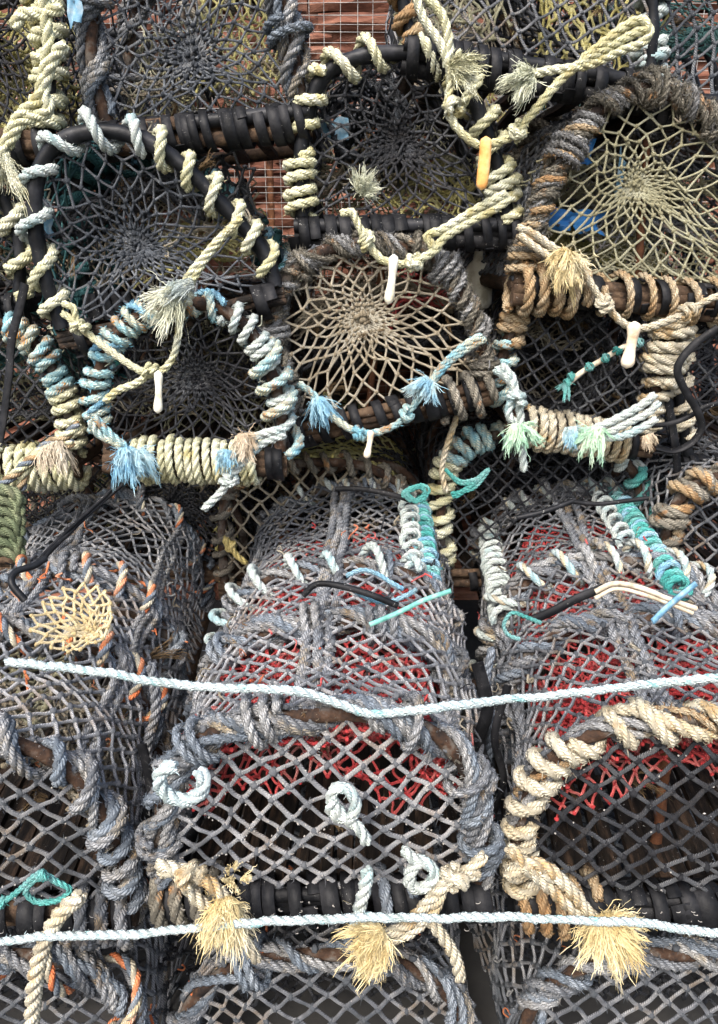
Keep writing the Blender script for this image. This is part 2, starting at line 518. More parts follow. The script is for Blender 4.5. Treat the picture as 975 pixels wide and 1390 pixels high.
M = {}
M['pale'] = rope_mat('pale_yellow_rope', [(.60, .58, .34), (.76, .76, .54), (.80, .81, .68)], dirt=(.38, .30, .12), dirt_amt=.5, stain=(.52, .46, .22))
M['cream'] = rope_mat('cream_rope', [(.46, .41, .30), (.72, .68, .54), (.60, .48, .28)], dirt=(.22, .16, .09), dirt_amt=.65, stain=(.50, .34, .16))
M['yellow'] = rope_mat('straw_yellow_fibre', [(.52, .40, .18), (.68, .58, .33), (.76, .71, .52)], dirt=(.4, .24, .06), dirt_amt=.4, yarn=False)
M['paleblue'] = rope_mat('weathered_pale_blue_rope', [(.50, .58, .55), (.64, .68, .64), (.32, .52, .56)], dirt=(.35, .33, .25), dirt_amt=.35)
M['tie'] = rope_mat('white_blue_rope', [(.50, .62, .64), (.66, .74, .74)], dirt=(.30, .33, .28), dirt_amt=.45, stain=(.42, .50, .48))
M['tiefleck'] = rope_mat('blue_fleck_strand', [(.52, .63, .65), (.66, .74, .74), (.60, .70, .70), (.22, .50, .50)], dirt=(.45, .5, .48), dirt_amt=.2, sc=34, lo=.35, hi=.62)
M['blue'] = rope_mat('blue_rope', [(.14, .34, .50), (.26, .48, .60), (.48, .62, .66)], dirt=(.1, .2, .26), dirt_amt=.4, stain=(.45, .62, .60))
M['multi'] = rope_mat('stained_cream_and_blue_rope', [(.20, .48, .60), (.40, .60, .60), (.68, .66, .50), (.66, .62, .42)], stain=(.46, .22, .05), dirt_amt=.45, sc=13)
M['teal'] = rope_mat('teal_rope', [(.05, .34, .31), (.16, .48, .44), (.38, .60, .62)], dirt=(.06, .2, .2), dirt_amt=.35)
M['tealdark'] = rope_mat('dark_teal_rope', [(.02, .09, .10), (.05, .16, .17), (.10, .22, .21)], dirt=(.03, .04, .04), dirt_amt=.5)
M['green'] = rope_mat('pale_green_fibre', [(.28, .56, .38), (.45, .68, .50), (.62, .74, .56)], dirt=(.2, .3, .2), dirt_amt=.3, yarn=False)
M['olive'] = rope_mat('olive_rope', [(.10, .13, .07), (.18, .21, .12), (.27, .27, .17)], dirt_amt=.4)
M['grey'] = rope_mat('grey_rope', [(.10, .11, .125), (.19, .205, .225), (.34, .35, .36), (.26, .23, .18)], dirt=(.11, .09, .06), dirt_amt=.5, speck=150, stain=(.23, .17, .10))
M['greyblue'] = rope_mat('blue_grey_rope', [(.11, .135, .165), (.20, .24, .285), (.34, .375, .41)], dirt=(.13, .11, .08), dirt_amt=.4, speck=170)
M['orange'] = rope_mat('orange_strand', [(.68, .16, .05), (.75, .30, .14), (.70, .50, .36)], dirt=(.3, .14, .08), dirt_amt=.3)
M['brown'] = rope_mat('brown_mossy_rope', [(.13, .12, .095), (.25, .23, .185), (.37, .34, .28)], stain=(.38, .20, .08), dirt=(.08, .07, .05), dirt_amt=.5, sc=12)
M['rustrope'] = rope_mat('rust_stained_rope', [(.34, .20, .09), (.45, .34, .20), (.5, .44, .32)], dirt=(.12, .07, .04), dirt_amt=.5)
M['white'] = rope_mat('white_fibre', [(.70, .74, .72), (.80, .80, .76)], dirt_amt=.2, yarn=False)
M['bluefib'] = rope_mat('blue_fibre', [(.12, .34, .52), (.28, .50, .62), (.55, .66, .64)], dirt=(.3, .4, .4), dirt_amt=.25, yarn=False)
M['stone'] = rope_mat('buff_fibre', [(.48, .36, .24), (.62, .52, .38), (.66, .6, .48)], dirt_amt=.35, yarn=False)
# nets
def net_mat(name, cols, speck=220, dirt=(.1, .08, .06), amt=.4, sc=9):
    return rope_mat(name, cols, dirt=dirt, dirt_amt=amt, sc=sc, speck=speck, rough=.8)
M['ngrey'] = net_mat('grey_net_twine', [(.09, .10, .112), (.20, .21, .23), (.36, .365, .37), (.27, .22, .17)])
M['nlight'] = net_mat('crusted_grey_net_twine', [(.15, .16, .175), (.30, .315, .335), (.54, .54, .54), (.38, .32, .27)], speck=110)
M['ndark'] = net_mat('black_net_twine', [(.016, .017, .021), (.052, .057, .066), (.16, .168, .178)], speck=160)
M['nblue'] = net_mat('slate_blue_net_twine', [(.045, .053, .065), (.125, .14, .162), (.28, .295, .31)], speck=190)
M['ntan'] = net_mat('buff_net_twine', [(.30, .25, .17), (.46, .41, .31), (.58, .54, .44)], speck=0)
M['nyel'] = net_mat('yellow_net_twine', [(.50, .44, .15), (.66, .61, .26), (.72, .68, .38)], speck=0)
M['ncream'] = net_mat('cream_net_twine', [(.62, .48, .24), (.75, .64, .40), (.70, .62, .44)], speck=0)
M['nred'] = net_mat('red_net_twine', [(.56, .05, .055), (.68, .13, .12), (.66, .32, .28)], speck=240, dirt=(.2, .06, .04), amt=.35)
M['norange'] = net_mat('rust_orange_net_twine', [(.50, .10, .05), (.60, .22, .12), (.5, .3, .22)], speck=0)
M['nolive'] = net_mat('pale_olive_net_twine', [(.30, .28, .17), (.44, .43, .29), (.52, .51, .38)], speck=0)
M['nteal'] = net_mat('dark_teal_net_twine', [(.02, .07, .07), (.05, .15, .14), (.09, .2, .18)], speck=0)
# solids
M['rubber'] = solid_mat('black_rubber', [(.003, .0032, .004), (.008, .0085, .010), (.022, .022, .024)], sc=20, rough=(.35, .75), speck=110)
M['hose'] = solid_mat('black_hose', [(.004, .0045, .006), (.010, .011, .013), (.030, .031, .036)], sc=12, rough=(.3, .6), speck=60, bump=.25)
M['wood'] = solid_mat('weathered_brown_wood', [(.03, .022, .016), (.07, .044, .028), (.12, .08, .05)], sc=9, stretch=(6, 1, 6), speck=70, rough=(.6, .95), bump=.8)
M['darkwood'] = solid_mat('blackened_slat_wood', [(.006, .005, .005), (.018, .014, .011), (.075, .048, .032)], sc=9, stretch=(6, 1, 6), speck=55, rough=(.5, .9), bump=.8, speck_size=.3)
M['rust'] = solid_mat('rusty_steel', [(.04, .018, .011), (.11, .045, .022), (.20, .09, .045)], sc=16, rough=(.6, .95), speck=50, bump=.9)
M['stub'] = solid_mat('rusty_brown_hoop', [(.006, .005, .005), (.022, .015, .012), (.055, .030, .018), (.11, .095, .08), (.03, .02, .015)], sc=22, rough=(.7, .98), speck=60, bump=1, lo=.3, hi=.7, speck_col=(.35,.32,.3))
M['greyold'] = rope_mat('bleached_grey_rope', [(.19, .19, .185), (.31, .315, .32), (.44, .45, .45), (.34, .28, .19)], dirt=(.13, .11, .08), dirt_amt=.5, speck=170)
M['palefib'] = rope_mat('greenish_white_fibre', [(.50, .52, .38), (.62, .64, .50), (.70, .70, .60)], dirt=(.35, .3, .15), dirt_amt=.4, yarn=False)
M['plastic'] = solid_mat('white_plastic', [(.48, .44, .32), (.70, .67, .55), (.76, .74, .65)], sc=30, rough=(.4, .65), bump=.3, speck=90, speck_col=(.3, .26, .16))
M['orangepl'] = solid_mat('orange_plastic', [(.55, .24, .06), (.72, .38, .12), (.74, .50, .24)], sc=30, rough=(.4, .65), bump=.3, speck=90, speck_col=(.3, .2, .1))
M['bone'] = solid_mat('bleached_wood', [(.42, .30, .19), (.66, .55, .40), (.74, .66, .53)], sc=26, rough=(.45, .7), bump=.3)
M['bluepl'] = solid_mat('blue_plastic', [(.02, .12, .38), (.05, .24, .55)], sc=8, rough=(.3, .5), bump=.2)
M['bluetie'] = solid_mat('light_blue_tape', [(.08, .18, .27), (.16, .32, .44), (.32, .42, .48)], sc=45, rough=(.4, .6), bump=.2)
M['creamstrap'] = solid_mat('cream_cable', [(.28, .22, .15), (.52, .45, .34), (.66, .60, .48)], sc=45, rough=(.5, .8), bump=.3, speck=70, speck_col=(.3, .2, .12))
M['crust'] = solid_mat('white_tube_worm_shell', [(.22, .21, .19), (.44, .42, .39)], sc=40, rough=(.6, .9), bump=.3)
M['weed'] = solid_mat('dried_brown_weed', [(.05, .035, .02), (.12, .08, .04), (.22, .15, .08)], sc=18, rough=(.6, .9), bump=.6)
M['tealtape'] = solid_mat('mint_green_tape', [(.08, .26, .22), (.16, .42, .36), (.30, .50, .44)], sc=45, rough=(.4, .6), bump=.2)
M['yellow2'] = rope_mat('straw_yellow_rope', [(.45, .36, .12), (.60, .50, .24)], dirt=(.25, .16, .06), dirt_amt=.4)
# ------------------------------------------------------------------ creels
class Creel:
    def __init__(s, label, outline, Y, yaw=1.0, pitch=1.0, L=.8, group='creels stacked in the back wall', hoops=(0, .5, 1), core=.012, taper=1.0, name='lobster_creel'):
        ya, pi_ = math.radians(yaw), math.radians(pitch)
        d = np.array([math.sin(ya) * math.cos(pi_), math.cos(ya) * math.cos(pi_), math.sin(pi_)])
        a, b = outline[0], outline[-1]
        P0 = at((a[0] + b[0]) / 2, (a[1] + b[1]) / 2, Y)
        s.P0, s.d = P0, d
        W = [s._hit(u, v, 0) for u, v in outline]
        x = unit(W[-1] - W[0]); x = unit(x - d * np.dot(x, d)); z = np.cross(x, d)
        R = np.stack([x, d, z], 1)
        s.R = R
        s.M = Matrix([[*R[0], P0[0]], [*R[1], P0[1]], [*R[2], P0[2]], [0, 0, 0, 1]])
        s.O = resample(smooth_path(np.array([s.loc(w) for w in W])), n=240)
        s.O[:, 1] = 0
        s.L, s.hoops, s.core, s.taper = L, hoops, core, taper
        s.per = plen(s.O); s.W = abs(s.O[-1, 0] - s.O[0, 0]); s.H = s.O[:, 2].max()
        s.cen = np.array([s.O[:, 0].mean(), 0, s.H * .5])
        s.root = root(name, s.M, label, 'lobster pot', group)
    def _hit(s, u, v, dy):
        r = ray(u, v); p = s.P0 + s.d * dy
        return CAM + r * (np.dot(p - CAM, s.d) / np.dot(r, s.d))
    def loc(s, w): return (np.asarray(w) - s.P0) @ s.R
    def pt(s, u, v, dy=0.0): return s.loc(s._hit(u, v, dy))
    def world(s, p): return s.P0 + s.R @ np.asarray(p)
    def hoop(s, y, k=1.0):
        P = s.O.copy(); P[:, 1] = y
        kk = k * (1 + (s.taper - 1) * y / s.L)
        P[:, [0, 2]] = s.cen[[0, 2]] * np.array([1, 0]) + (P[:, [0, 2]] - s.cen[[0, 2]] * np.array([1, 0])) * kk
        return P
    def at_s(s, t, y, k=1.0):
        H = s.hoop(y, k); i = t * 239
        return np.array([np.interp(i, np.arange(240), H[:, c]) for c in range(3)])
    # ---- parts
    def frame(s, mats, r=None, lump=.06):
        out = []
        for i, y in enumerate(s.hoops):
            mb = MB(); m = mats[i] if isinstance(mats, (list, tuple)) else mats
            tube(mb, s.hoop(y * s.L), r or s.core, 10, step=.008, lump=lump, sm=False)
            out.append(part('hoop', mb, M[m], s.root))
        s.hoop_ob = out
        return out
    def lashing(s, i, segs, y=None, off=0.0):
        """segs: (s0, s1, r, pitch, matkeys, fuzz, R)"""
        for sg in segs:
            s0, s1, r, pitch, mk_, fz = sg[:6]; R = sg[6] if len(sg) > 6 else s.core
            mb = MB(); mats = [M[k] for k in (mk_ if isinstance(mk_, (list, tuple)) else [mk_])]
            mis = tuple(min(k, len(mats) - 1) for k in range(3))
            lash(mb, s.hoop(s.hoops[i] * s.L if y is None else y), R, r, pitch, s0, s1, fz=fz, mis=mis, jit=.38, rj=.13)
            part('rope_lashing', mb, mats, s.hoop_ob[i] if y is None else s.root)
    def bundle(s, i, mats, r=.0082, fz=420, s0=0, s1=1, n=4, pitch=.17, cross=3):
        for q in range(n):
            mb = MB(); mt = mats[q % len(mats)]
            a, b = s0 + U(0, .04), s1 - U(0, .04)
            H = helix(s.hoop(s.hoops[i] * s.L), s.core + r * (.75 + .5 * (q % 2)), pitch * U(.75, 1.3), a, b, .5, rj=.09)
            rope(mb, H, r * U(.85, 1.1), fz=fz, fl=.009, loose=.25)
            part('rope_lashing', mb, M[mt], s.hoop_ob[i])
        for q in range(cross):
            f = s0 + (s1 - s0) * (q + U(.2, .8)) / cross
            mb = MB(); lash(mb, s.hoop(s.hoops[i] * s.L), s.core + r * 1.7, r * .9, r * 2.3, f, min(1, f + U(.02, .05)), fz=fz, rj=.12)
            part('rope_lashing', mb, M[mats[q % len(mats)]], s.hoop_ob[i])
    def weed(s, n=10, mat='weed', ln=.05):
        mb = MB()
        for _ in range(n):
            p = s.cen + np.array([U(-.42, .42) * s.W, U(.05, .5) * s.L, U(-.45, .3) * s.H])
            fray(mb, p, rng.normal(0, 1, 3), ln * U(.5, 1.3), .9, n=22, w=.0009, r0=.01, curl=.9)
        part('caught_weed', mb, M[mat], s.root, kind='stuff')
    def base(s, railmat='wood', strips=8, slats=8, slatmat='darkwood', rail_r=.017, strip_w=.02, tied=None, y_ext=.02, stripmat='rubber', droop=0.0, top=None):
        x0, x1 = s.O[0, 0] - .015, s.O[-1, 0] + .015
        mb = MB()
        for q in range(3):
            o = np.array([0, -.002 + U(-.008, .008), -.012 - q * rail_r * .9])
            tube(mb, np.array([[x0, 0, 0], [x0 * .4, U(-.006, .006), U(-.006, .006) - droop * .7], [x1 * .4, U(-.006, .006), U(-.006, .006) - droop * .7], [x1, 0, 0]]) + o, rail_r * U(.6, .85), 9, step=.012, lump=.05)
        rail = part('base_rail', mb, M[railmat], s.root)
        core = smooth_path(np.array([[x0, 0, -.026], [x0 * .4, 0, -.026 - droop * .7], [x1 * .4, 0, -.026 - droop * .7], [x1, 0, -.026]]))
        if top:
            mb = MB(); tube(mb, core + np.array([0, -.012, .016]), .014, 10, step=.012, lump=.02)
            part('hose', mb, M[top], rail)
        for q in range(strips):
            mb = MB(); f = (q + .5 + U(-.38, .38)) / strips
            band(mb, core, .036 if top else .034, strip_w * U(.7, 1.15), .003, U(1.1, 2.2), min(.97, max(.03, f)), strip_w * U(.5, 1.6))
            part('rubber_strip', mb, M[stripmat], rail)
        if tied:
            for (a, b, r, pitch, mk_, fz) in tied:
                mb = MB(); lash(mb, core, .032, r, pitch, a, b, fz=fz, jit=.1)
                part('rope_lashing', mb, M[mk_], rail)
        # back rail and side rails
        mb = MB(); tube(mb, [[x0, s.L, -.02], [x1, s.L, -.02]], rail_r, 8, step=.03, sm=False); part('base_rail', mb, M[railmat], s.root)
        for x in (x0 + .015, x1 - .015):
            mb = MB(); tube(mb, [[x, 0, -.02], [x, s.L * .5, -.022], [x, s.L, -.02]], rail_r * .9, 8, step=.02, lump=.04); part('side_rail', mb, M[railmat], s.root)
        for q in range(slats):
            x = x0 + (x1 - x0) * (q + .5) / slats + U(-.008, .008); w = U(.011, .016)
            mb = MB(); n = 14; yy = np.linspace(.0, s.L, n)
            P = np.stack([x + noise1(n, 5, .004), yy, -.03 + noise1(n, 5, .003)], 1)
            strip(mb, P, np.tile([0, 0, 1.0], (n, 1)), w * 2, .014)
            part('floor_slat', mb, M[slatmat], s.root, smooth=False)
    def roof(s, cell, r, mat, s0=0.0, s1=1.0, y0=0.0, y1=1.0, sag=.02, wob=.004, off=0.002, kr=1.9, name='side_netting', twinesag=.04, drop=.01):
        ni = int(round((s1 - s0) * s.per / cell * 2)) + 1; nj = int(round((y1 - y0) * s.L / cell * 2)) + 1
        ni += (ni + 1) % 2; nj += (nj + 1) % 2
        G = np.zeros((ni, nj, 3))
        dx = smooth2((ni, nj), 6, .010) + smooth2((ni, nj), 14, .003); dy = smooth2((ni, nj), 6, .012); dz = smooth2((ni, nj), 9, wob)
        hy = sorted(h * s.L for h in s.hoops)
        for j in range(nj):
            y = (y0 + (y1 - y0) * j / (nj - 1)) * s.L
            g = 0.0
            for a, b in zip(hy[:-1], hy[1:]):
                if a <= y <= b: g = math.sin(math.pi * (y - a) / (b - a)) * sag * min(1.3, (b - a) / .3)
            H = s.hoop(y)
            for i in range(ni):
                t = (s0 + (s1 - s0) * i / (ni - 1)) * 239
                p = np.array([np.interp(t, np.arange(240), H[:, c]) for c in range(3)])
                inw = s.cen - p; inw[1] = 0; inw /= np.linalg.norm(inw) + 1e-9
                e = min(i, ni - 1 - i, 2) / 2
                p = p + inw * (g * e + dz[i, j] - off - s.core)
                p[1] = min(max(y + dy[i, j], 0), s.L)
                p[0] += dx[i, j] * e
                G[i, j] = p
        G += rng.normal(0, .0015, G.shape)
        mb = MB(); lattice_net(mb, G, r, kr=kr, sag=twinesag, drop=drop)
        return part(name, mb, M[mat], s.root)
    def face(s, cw, ch, r, mat, bulge=-.012, kr=1.9, y=0.0, name='end_netting', wob=.007, bow=.03, shear=0.0, crust=0):
        poly = s.O[:, [0, 2]] * 1.0
        poly = np.vstack([poly, [[poly[-1, 0], -.01], [poly[0, 0], -.01]]])
        xs = np.arange(poly[:, 0].min() - cw, poly[:, 0].max() + cw * 1.5, cw / 2)
        zs = np.arange(-.02 - ch, s.H + ch * 1.5, ch / 2)
        ni, nj = len(xs), len(zs)
        X = xs[:, None] + smooth2((ni, nj), 6, wob) + rng.normal(0, .0016, (ni, nj)); Z = zs[None] + smooth2((ni, nj), 6, wob) + rng.normal(0, .0016, (ni, nj))
        X = X + shear * Z
        ins = np.array([[inside(poly, X[i, j], Z[i, j]) for j in range(nj)] for i in range(ni)])
        dep = smooth2((ni, nj), 5, .006)
        def pt3(x, z, dd=0.0):
            q = max(0, 1 - (abs(x - s.cen[0]) / (s.W * .55)) ** 2) * max(0, 1 - (abs(z - s.cen[2]) / (s.H * .6)) ** 2)
            return np.array([x, y + bulge * q + dd * q, z])
        A = []; B = []; K = []
        for i in range(ni - 1):
            for j in range(nj):
                if (i + j) % 2: continue
                for dj in (-1, 1):
                    jj = j + dj
                    if not (0 <= jj < nj): continue
                    a, b = ins[i, j], ins[i + 1, jj]
                    if not (a or b): continue
                    p = np.array([X[i, j], Z[i, j]]); q = np.array([X[i + 1, jj], Z[i + 1, jj]])
                    if not (a and b):
                        lo, hi = (p, q) if a else (q, p)
                        l0 = lo.copy(); h0 = hi.copy()
                        for _ in range(7):
                            m_ = (l0 + h0) / 2
                            if inside(poly, *m_): l0 = m_
                            else: h0 = m_
                        if a: q = h0
                        else: p = h0
                    A.append(pt3(*p, dep[i, j])); B.append(pt3(*q, dep[i + 1, jj] if b else 0))
        for i in range(ni):
            for j in range(nj):
                if (i + j) % 2 == 0 and ins[i, j]: K.append(pt3(X[i, j], Z[i, j], dep[i, j]))
        mb = MB(); twine(mb, np.array(A), np.array(B), r, bow=bow, sag=.03); knots(mb, np.array(K), r * kr)
        if r > .003: hair(mb, np.array(K), 9, .009)
        ob = part(name, mb, M[mat], s.root)
        if crust:
            A = np.array(A); B = np.array(B); i = rng.integers(0, len(A), crust); t = U(0, 1, (crust, 1)) ** 1.7
            m2 = MB(); knots(m2, A[i] + (B[i] - A[i]) * t + rng.normal(0, r * .55, (crust, 3)) + np.array([0, -r * .35, 0]), .0015)
            part('barnacles', m2, M['crust'], ob, kind='stuff')
        return ob
    def post(s, a, b, dy=.1, r=.008, mat='rust'):
        mb = MB(); tube(mb, [s.pt(*a, dy), s.pt((a[0] + b[0]) / 2 + 2, (a[1] + b[1]) / 2, dy), s.pt(*b, dy)], r, 8, step=.008, lump=.12); part('brace_post', mb, M[mat], s.root)
    def rosette(s, cpx, r, mat, N=26, depth=.05, kr=1.9, clump=.03, rings=(1, .87, .75, .63, .52, .42, .33, .25, .18, .12, .07, .035), y=0.0, name='end_netting', power=1.6, clumpmat=None, cd=None):
        c = s.pt(*cpx) if len(cpx) == 2 else np.array(cpx, float)
        chord = np.linspace(0, 1, 90)[1:-1, None]
        bd = np.vstack([s.O, s.O[-1] * (1 - chord) + s.O[0] * chord]); bd = resample(np.vstack([bd, bd[:1]]), n=N * 2 + 1)[:-1]
        ni = len(rings); G = np.zeros((ni, 2 * N, 3))
        th = smooth2((ni, 2 * N), 8, .35)
        for i, t in enumerate(rings):
            for j in range(2 * N):
                b = bd[j]
                p = c + (b - c) * t
                p = p + rng.normal(0, .0042, 3) * np.array([1, .6, 1]) * min(1, t * 1.3) * (1 if i else 0)
                p[[0, 2]] += th[i, j] * .03 * t * t * (1 - t) * 4 * (1 if i else 0)
                p[1] = y + depth * (1 - t) ** power + (rng.normal(0, .003) * t if i else 0)
                G[i, j] = p
        mb = MB(); lattice_net(mb, G, r * .88, kr=0, wrap=True, bow=.014, sag=.015)
        K = [G[i, j] for i in range(1, ni) for j in range(2 * N) if (i + j) % 2 == 0 and (rings[i] > .13 or rng.random() < .3)]
        knots(mb, np.array(K), r * kr)
        # loose bars beyond the last ring, gathered into the tie
        ctr = c.copy(); ctr[1] = y + depth
        m = 70; q = U(0, 6.28, m); A = ctr + np.stack([np.cos(q), rng.normal(0, .1, m), np.sin(q)], 1) * U(.012, clump * 1.6, (m, 1))
        twine(mb, A, ctr + rng.normal(0, clump * .22, (m, 3)) + np.array([0, .012, 0]), r * .95, bow=.1)
        knots(mb, ctr + rng.normal(0, 1, (60, 3)) * np.array([clump * .4, clump * .25, clump * .4]), r * 1.9)
        ob = part(name, mb, M[mat], s.root)
        # the gathered tail hangs back into the creel
        mb = MB()
        for _ in range(9):
            e = ctr + np.array([U(-.02, .02), U(.03, .14), U(-.09, -.02)])
            tube(mb, [ctr + rng.normal(0, .006, 3), (ctr + e) / 2 + rng.normal(0, .01, 3), e], r * 1.1, 5)
        part('gathered_twine', mb, M[clumpmat or mat], ob)
        return ob
    def sheet(s, mat, cell, r, x=(.04, .96), y=(.1, .9), z=(.3, .3), wob=.02, kr=1.7, name='inner_netting', slope=0.0, bow=.06, drop=.03):
        """a loose net panel inside the creel; x,y,z are fractions of width, length and height (z at front, z at back)"""
        x0 = s.O[:, 0].min(); w = s.O[:, 0].max() - x0
        ni = max(5, int((x[1] - x[0]) * w / cell * 2)); nj = max(5, int((y[1] - y[0]) * s.L / cell * 2))
        G = np.zeros((ni, nj, 3)); dz = smooth2((ni, nj), 7, wob) + smooth2((ni, nj), 14, wob * .4)
        dx = smooth2((ni, nj), 7, wob * .6); dy = smooth2((ni, nj), 7, wob * .6)
        fx = np.linspace(x[0], x[1], ni)[:, None]; fy = np.linspace(0, 1, nj)[None]
        G[..., 0] = x0 + fx * w + dx; G[..., 1] = (y[0] + (y[1] - y[0]) * fy) * s.L + dy
        G[..., 2] = (z[0] + (z[1] - z[0]) * fy) * s.H + dz + slope * (fx - .5) * s.H - .25 * s.H * ((fx - .5) * 2) ** 2 * (1 if z[0] > .6 else 0)
        mb = MB(); lattice_net(mb, G, r, kr=kr, bow=bow, drop=drop)
        return part(name, mb, M[mat], s.root)
    def funnel(s, mat, cell, r, c0, c1, R0, R1, name='entrance_funnel', kr=1.7):
        c0, c1 = np.array(c0, float), np.array(c1, float)
        N = max(8, int(2 * np.pi * max(R0, R1) / cell)); Ld = np.linalg.norm(c1 - c0); ni = max(4, int(Ld / cell * 2))
        T = unit(c1 - c0); a = unit(np.cross(T, [0, 0, 1.0])); b = np.cross(T, a)
        G = np.zeros((ni, 2 * N, 3)); nz = smooth2((ni, 2 * N), 8, .012)
        for i in range(ni):
            t = i / (ni - 1); R = R0 + (R1 - R0) * t
            for j in range(2 * N):
                q = j / (2 * N) * 6.2832
                G[i, j] = c0 + (c1 - c0) * t + (a * math.cos(q) + b * math.sin(q)) * (R + nz[i, j])
        mb = MB(); lattice_net(mb, G, r, kr=kr, wrap=True, bow=.05)
        mbh = MB(); q = np.linspace(0, 6.2832, 26)[:, None]
        o = part(name, mb, M[mat], s.root)
        tube(mbh, c1 + (a * np.cos(q) + b * np.sin(q)) * R1, .005, 8, sm=False); part('funnel_ring', mbh, M['hose'], o)
        return o
    def ridge(s, t, r, mat, y0=0.0, y1=1.0, fz=0, wob=.008, off=.006, sag=.015, n=2, name='ridge_rope'):
        """ropes laced along the roof from front to back at hoop fraction t"""
        for q in range(n):
            ys = np.linspace(y0, y1, 12) * s.L; hy = sorted(h * s.L for h in s.hoops)
            P = []
            for y in ys:
                p = s.at_s(min(.999, max(0, t + U(-1, 1) * .006 + (q - (n - 1) / 2) * .018)), y)
                out = p - s.cen; out[1] = 0; out = unit(out)
                g = 0
                for a, b in zip(hy[:-1], hy[1:]):
                    if a <= y <= b: g = math.sin(math.pi * (y - a) / (b - a)) * sag
                P.append(p + out * (off + U(-.3, 1) * wob - g))
            mb = MB(); rope(mb, P, r, fz=fz, fl=.007, loose=.1)
            part(name, mb, M[mat], s.root)
    def lace(s, t, mat, r=.008, y0=0., y1=1., pitch=.03, R=.014, fz=60, name='seam_lashing', off=.004):
        P = [s.at_s(t, y) for y in np.linspace(y0, y1, 20) * s.L]
        P = [p + unit((p - s.cen) * np.array([1, 0, 1])) * off for p in P]
        mb = MB(); lash(mb, smooth_path(P), R, r, pitch, fz=fz); part(name, mb, M[mat], s.root)
    def worms(s, n, y=-.006):
        """tube-worm casts crusted on the front twine and base"""
        mb = MB()
        for _ in range(n):
            t = U(0, 1); p = np.array([s.O[0, 0] + (s.O[-1, 0] - s.O[0, 0]) * t, U(-.05, -.036), U(-.055, .012)])
            a = U(0, 6.28); ln = U(.003, .007); k = np.linspace(0, U(2, 5), 8)
            P = p + np.stack([np.cos(a + k) * ln * .35 + k * .001, k * 0, np.sin(a + k) * ln * .35], 1)
            tube(mb, P, .0006, 4, step=.001)
        return part('worm_casts', mb, M['crust'], s.root, kind='stuff')
    def grow(s, mat, n, ln, t0=0., t1=1., y=0., w=.001, R=.02, name='weed_tufts'):
        mb = MB()
        for _ in range(n):
            p = s.at_s(U(t0, t1), y) + rng.normal(0, R * .5, 3)
            fray(mb, p, rng.normal(0, 1, 3), ln * U(.5, 1.2), .8, n=14, w=w, r0=.006, curl=.6)
        return part(name, mb, M[mat], s.root, kind='stuff')

LOW = 'creels of the front row'
# ---------- front row --------------------------------------------------------
def front_creel(label, outline, Y, yaw, pitch, L, hoops, netr=.0034, cell=.052, corem='stub', netm='nlight', roofm='ngrey', **k):
    c = Creel(label, outline, Y, yaw, pitch, L, LOW, hoops, core=.0105, **k)
    c.frame(corem)
    return c

Q = front_creel('grey roped front creel between the other two, red net inside, crusted grey mesh',
    [(228, 1200), (218, 1145), (222, 1085), (240, 1035), (280, 1000), (350, 978), (450, 970), (540, 975), (595, 1000), (630, 1042), (648, 1095), (654, 1145), (648, 1200)],
    .88, 2.2, 3.0, .90, (0, .27, .5, 1))
Q.base('rubber', strips=13, slats=21, tied=[(.0, .2, .011, .03, 'brown', 90), (.62, .78, .010, .04, 'greyblue', 60)], strip_w=.026, rail_r=.018)
Q.face(.048, .048, .0033, 'nlight', crust=700)
Q.roof(.039, .0028, 'nlight', y0=0, y1=.5, sag=.018)
Q.roof(.039, .0027, 'ngrey', y0=.5, y1=1, sag=.018)
for i, dens in ((0, 1), (1, 1), (2, .8), (3, .8)):
    Q.bundle(i, ['grey', 'greyblue', 'greyold', 'grey'], r=.0082 if i < 2 else .0072, n=7 if i < 2 else 4, cross=6 if i < 2 else 3)
Q.lashing(2, [(.04, .66, .0085, .066, 'paleblue', 40, .027)])
Q.lashing(3, [(.35, .9, .0085, .06, ['paleblue', 'paleblue', 'cream'], 30, .02)])
Q.ridge(.49, .010, 'grey', 0, 1, fz=160, n=3)
Q.ridge(.76, .008, 'greyold', 0, 1, fz=260, n=3)
Q.ridge(.22, .0085, 'grey', 0, 1, fz=120, n=2)
Q.lace(.66, 'paleblue', .0078, .5, .98, .050, .010, 40)
Q.lace(.70, 'teal', .0078, .5, 1.0, .028, .010, 60)
Q.lace(.70, 'blue', .0078, .5, .97, .06, .013, 60)
Q.sheet('norange', .03, .002, x=(.5, .8), y=(.42, .58), z=(.86, .82), wob=.01)
for a, b in ((.0, .25), (.0, .26), (.27, .5), (.28, .5), (.5, .78)):
    Q.roof(.020, .0020, 'nred', s0=.2, s1=.84, y0=a, y1=b, sag=.018, wob=.009, off=-U(.032, .055), kr=1.8, name='inner_netting', twinesag=.06, drop=.25)
Q.sheet('nred', .022, .0022, x=(.12, .9), y=(.01, .22), z=(.62, .70), wob=.02)
Q.worms(60)

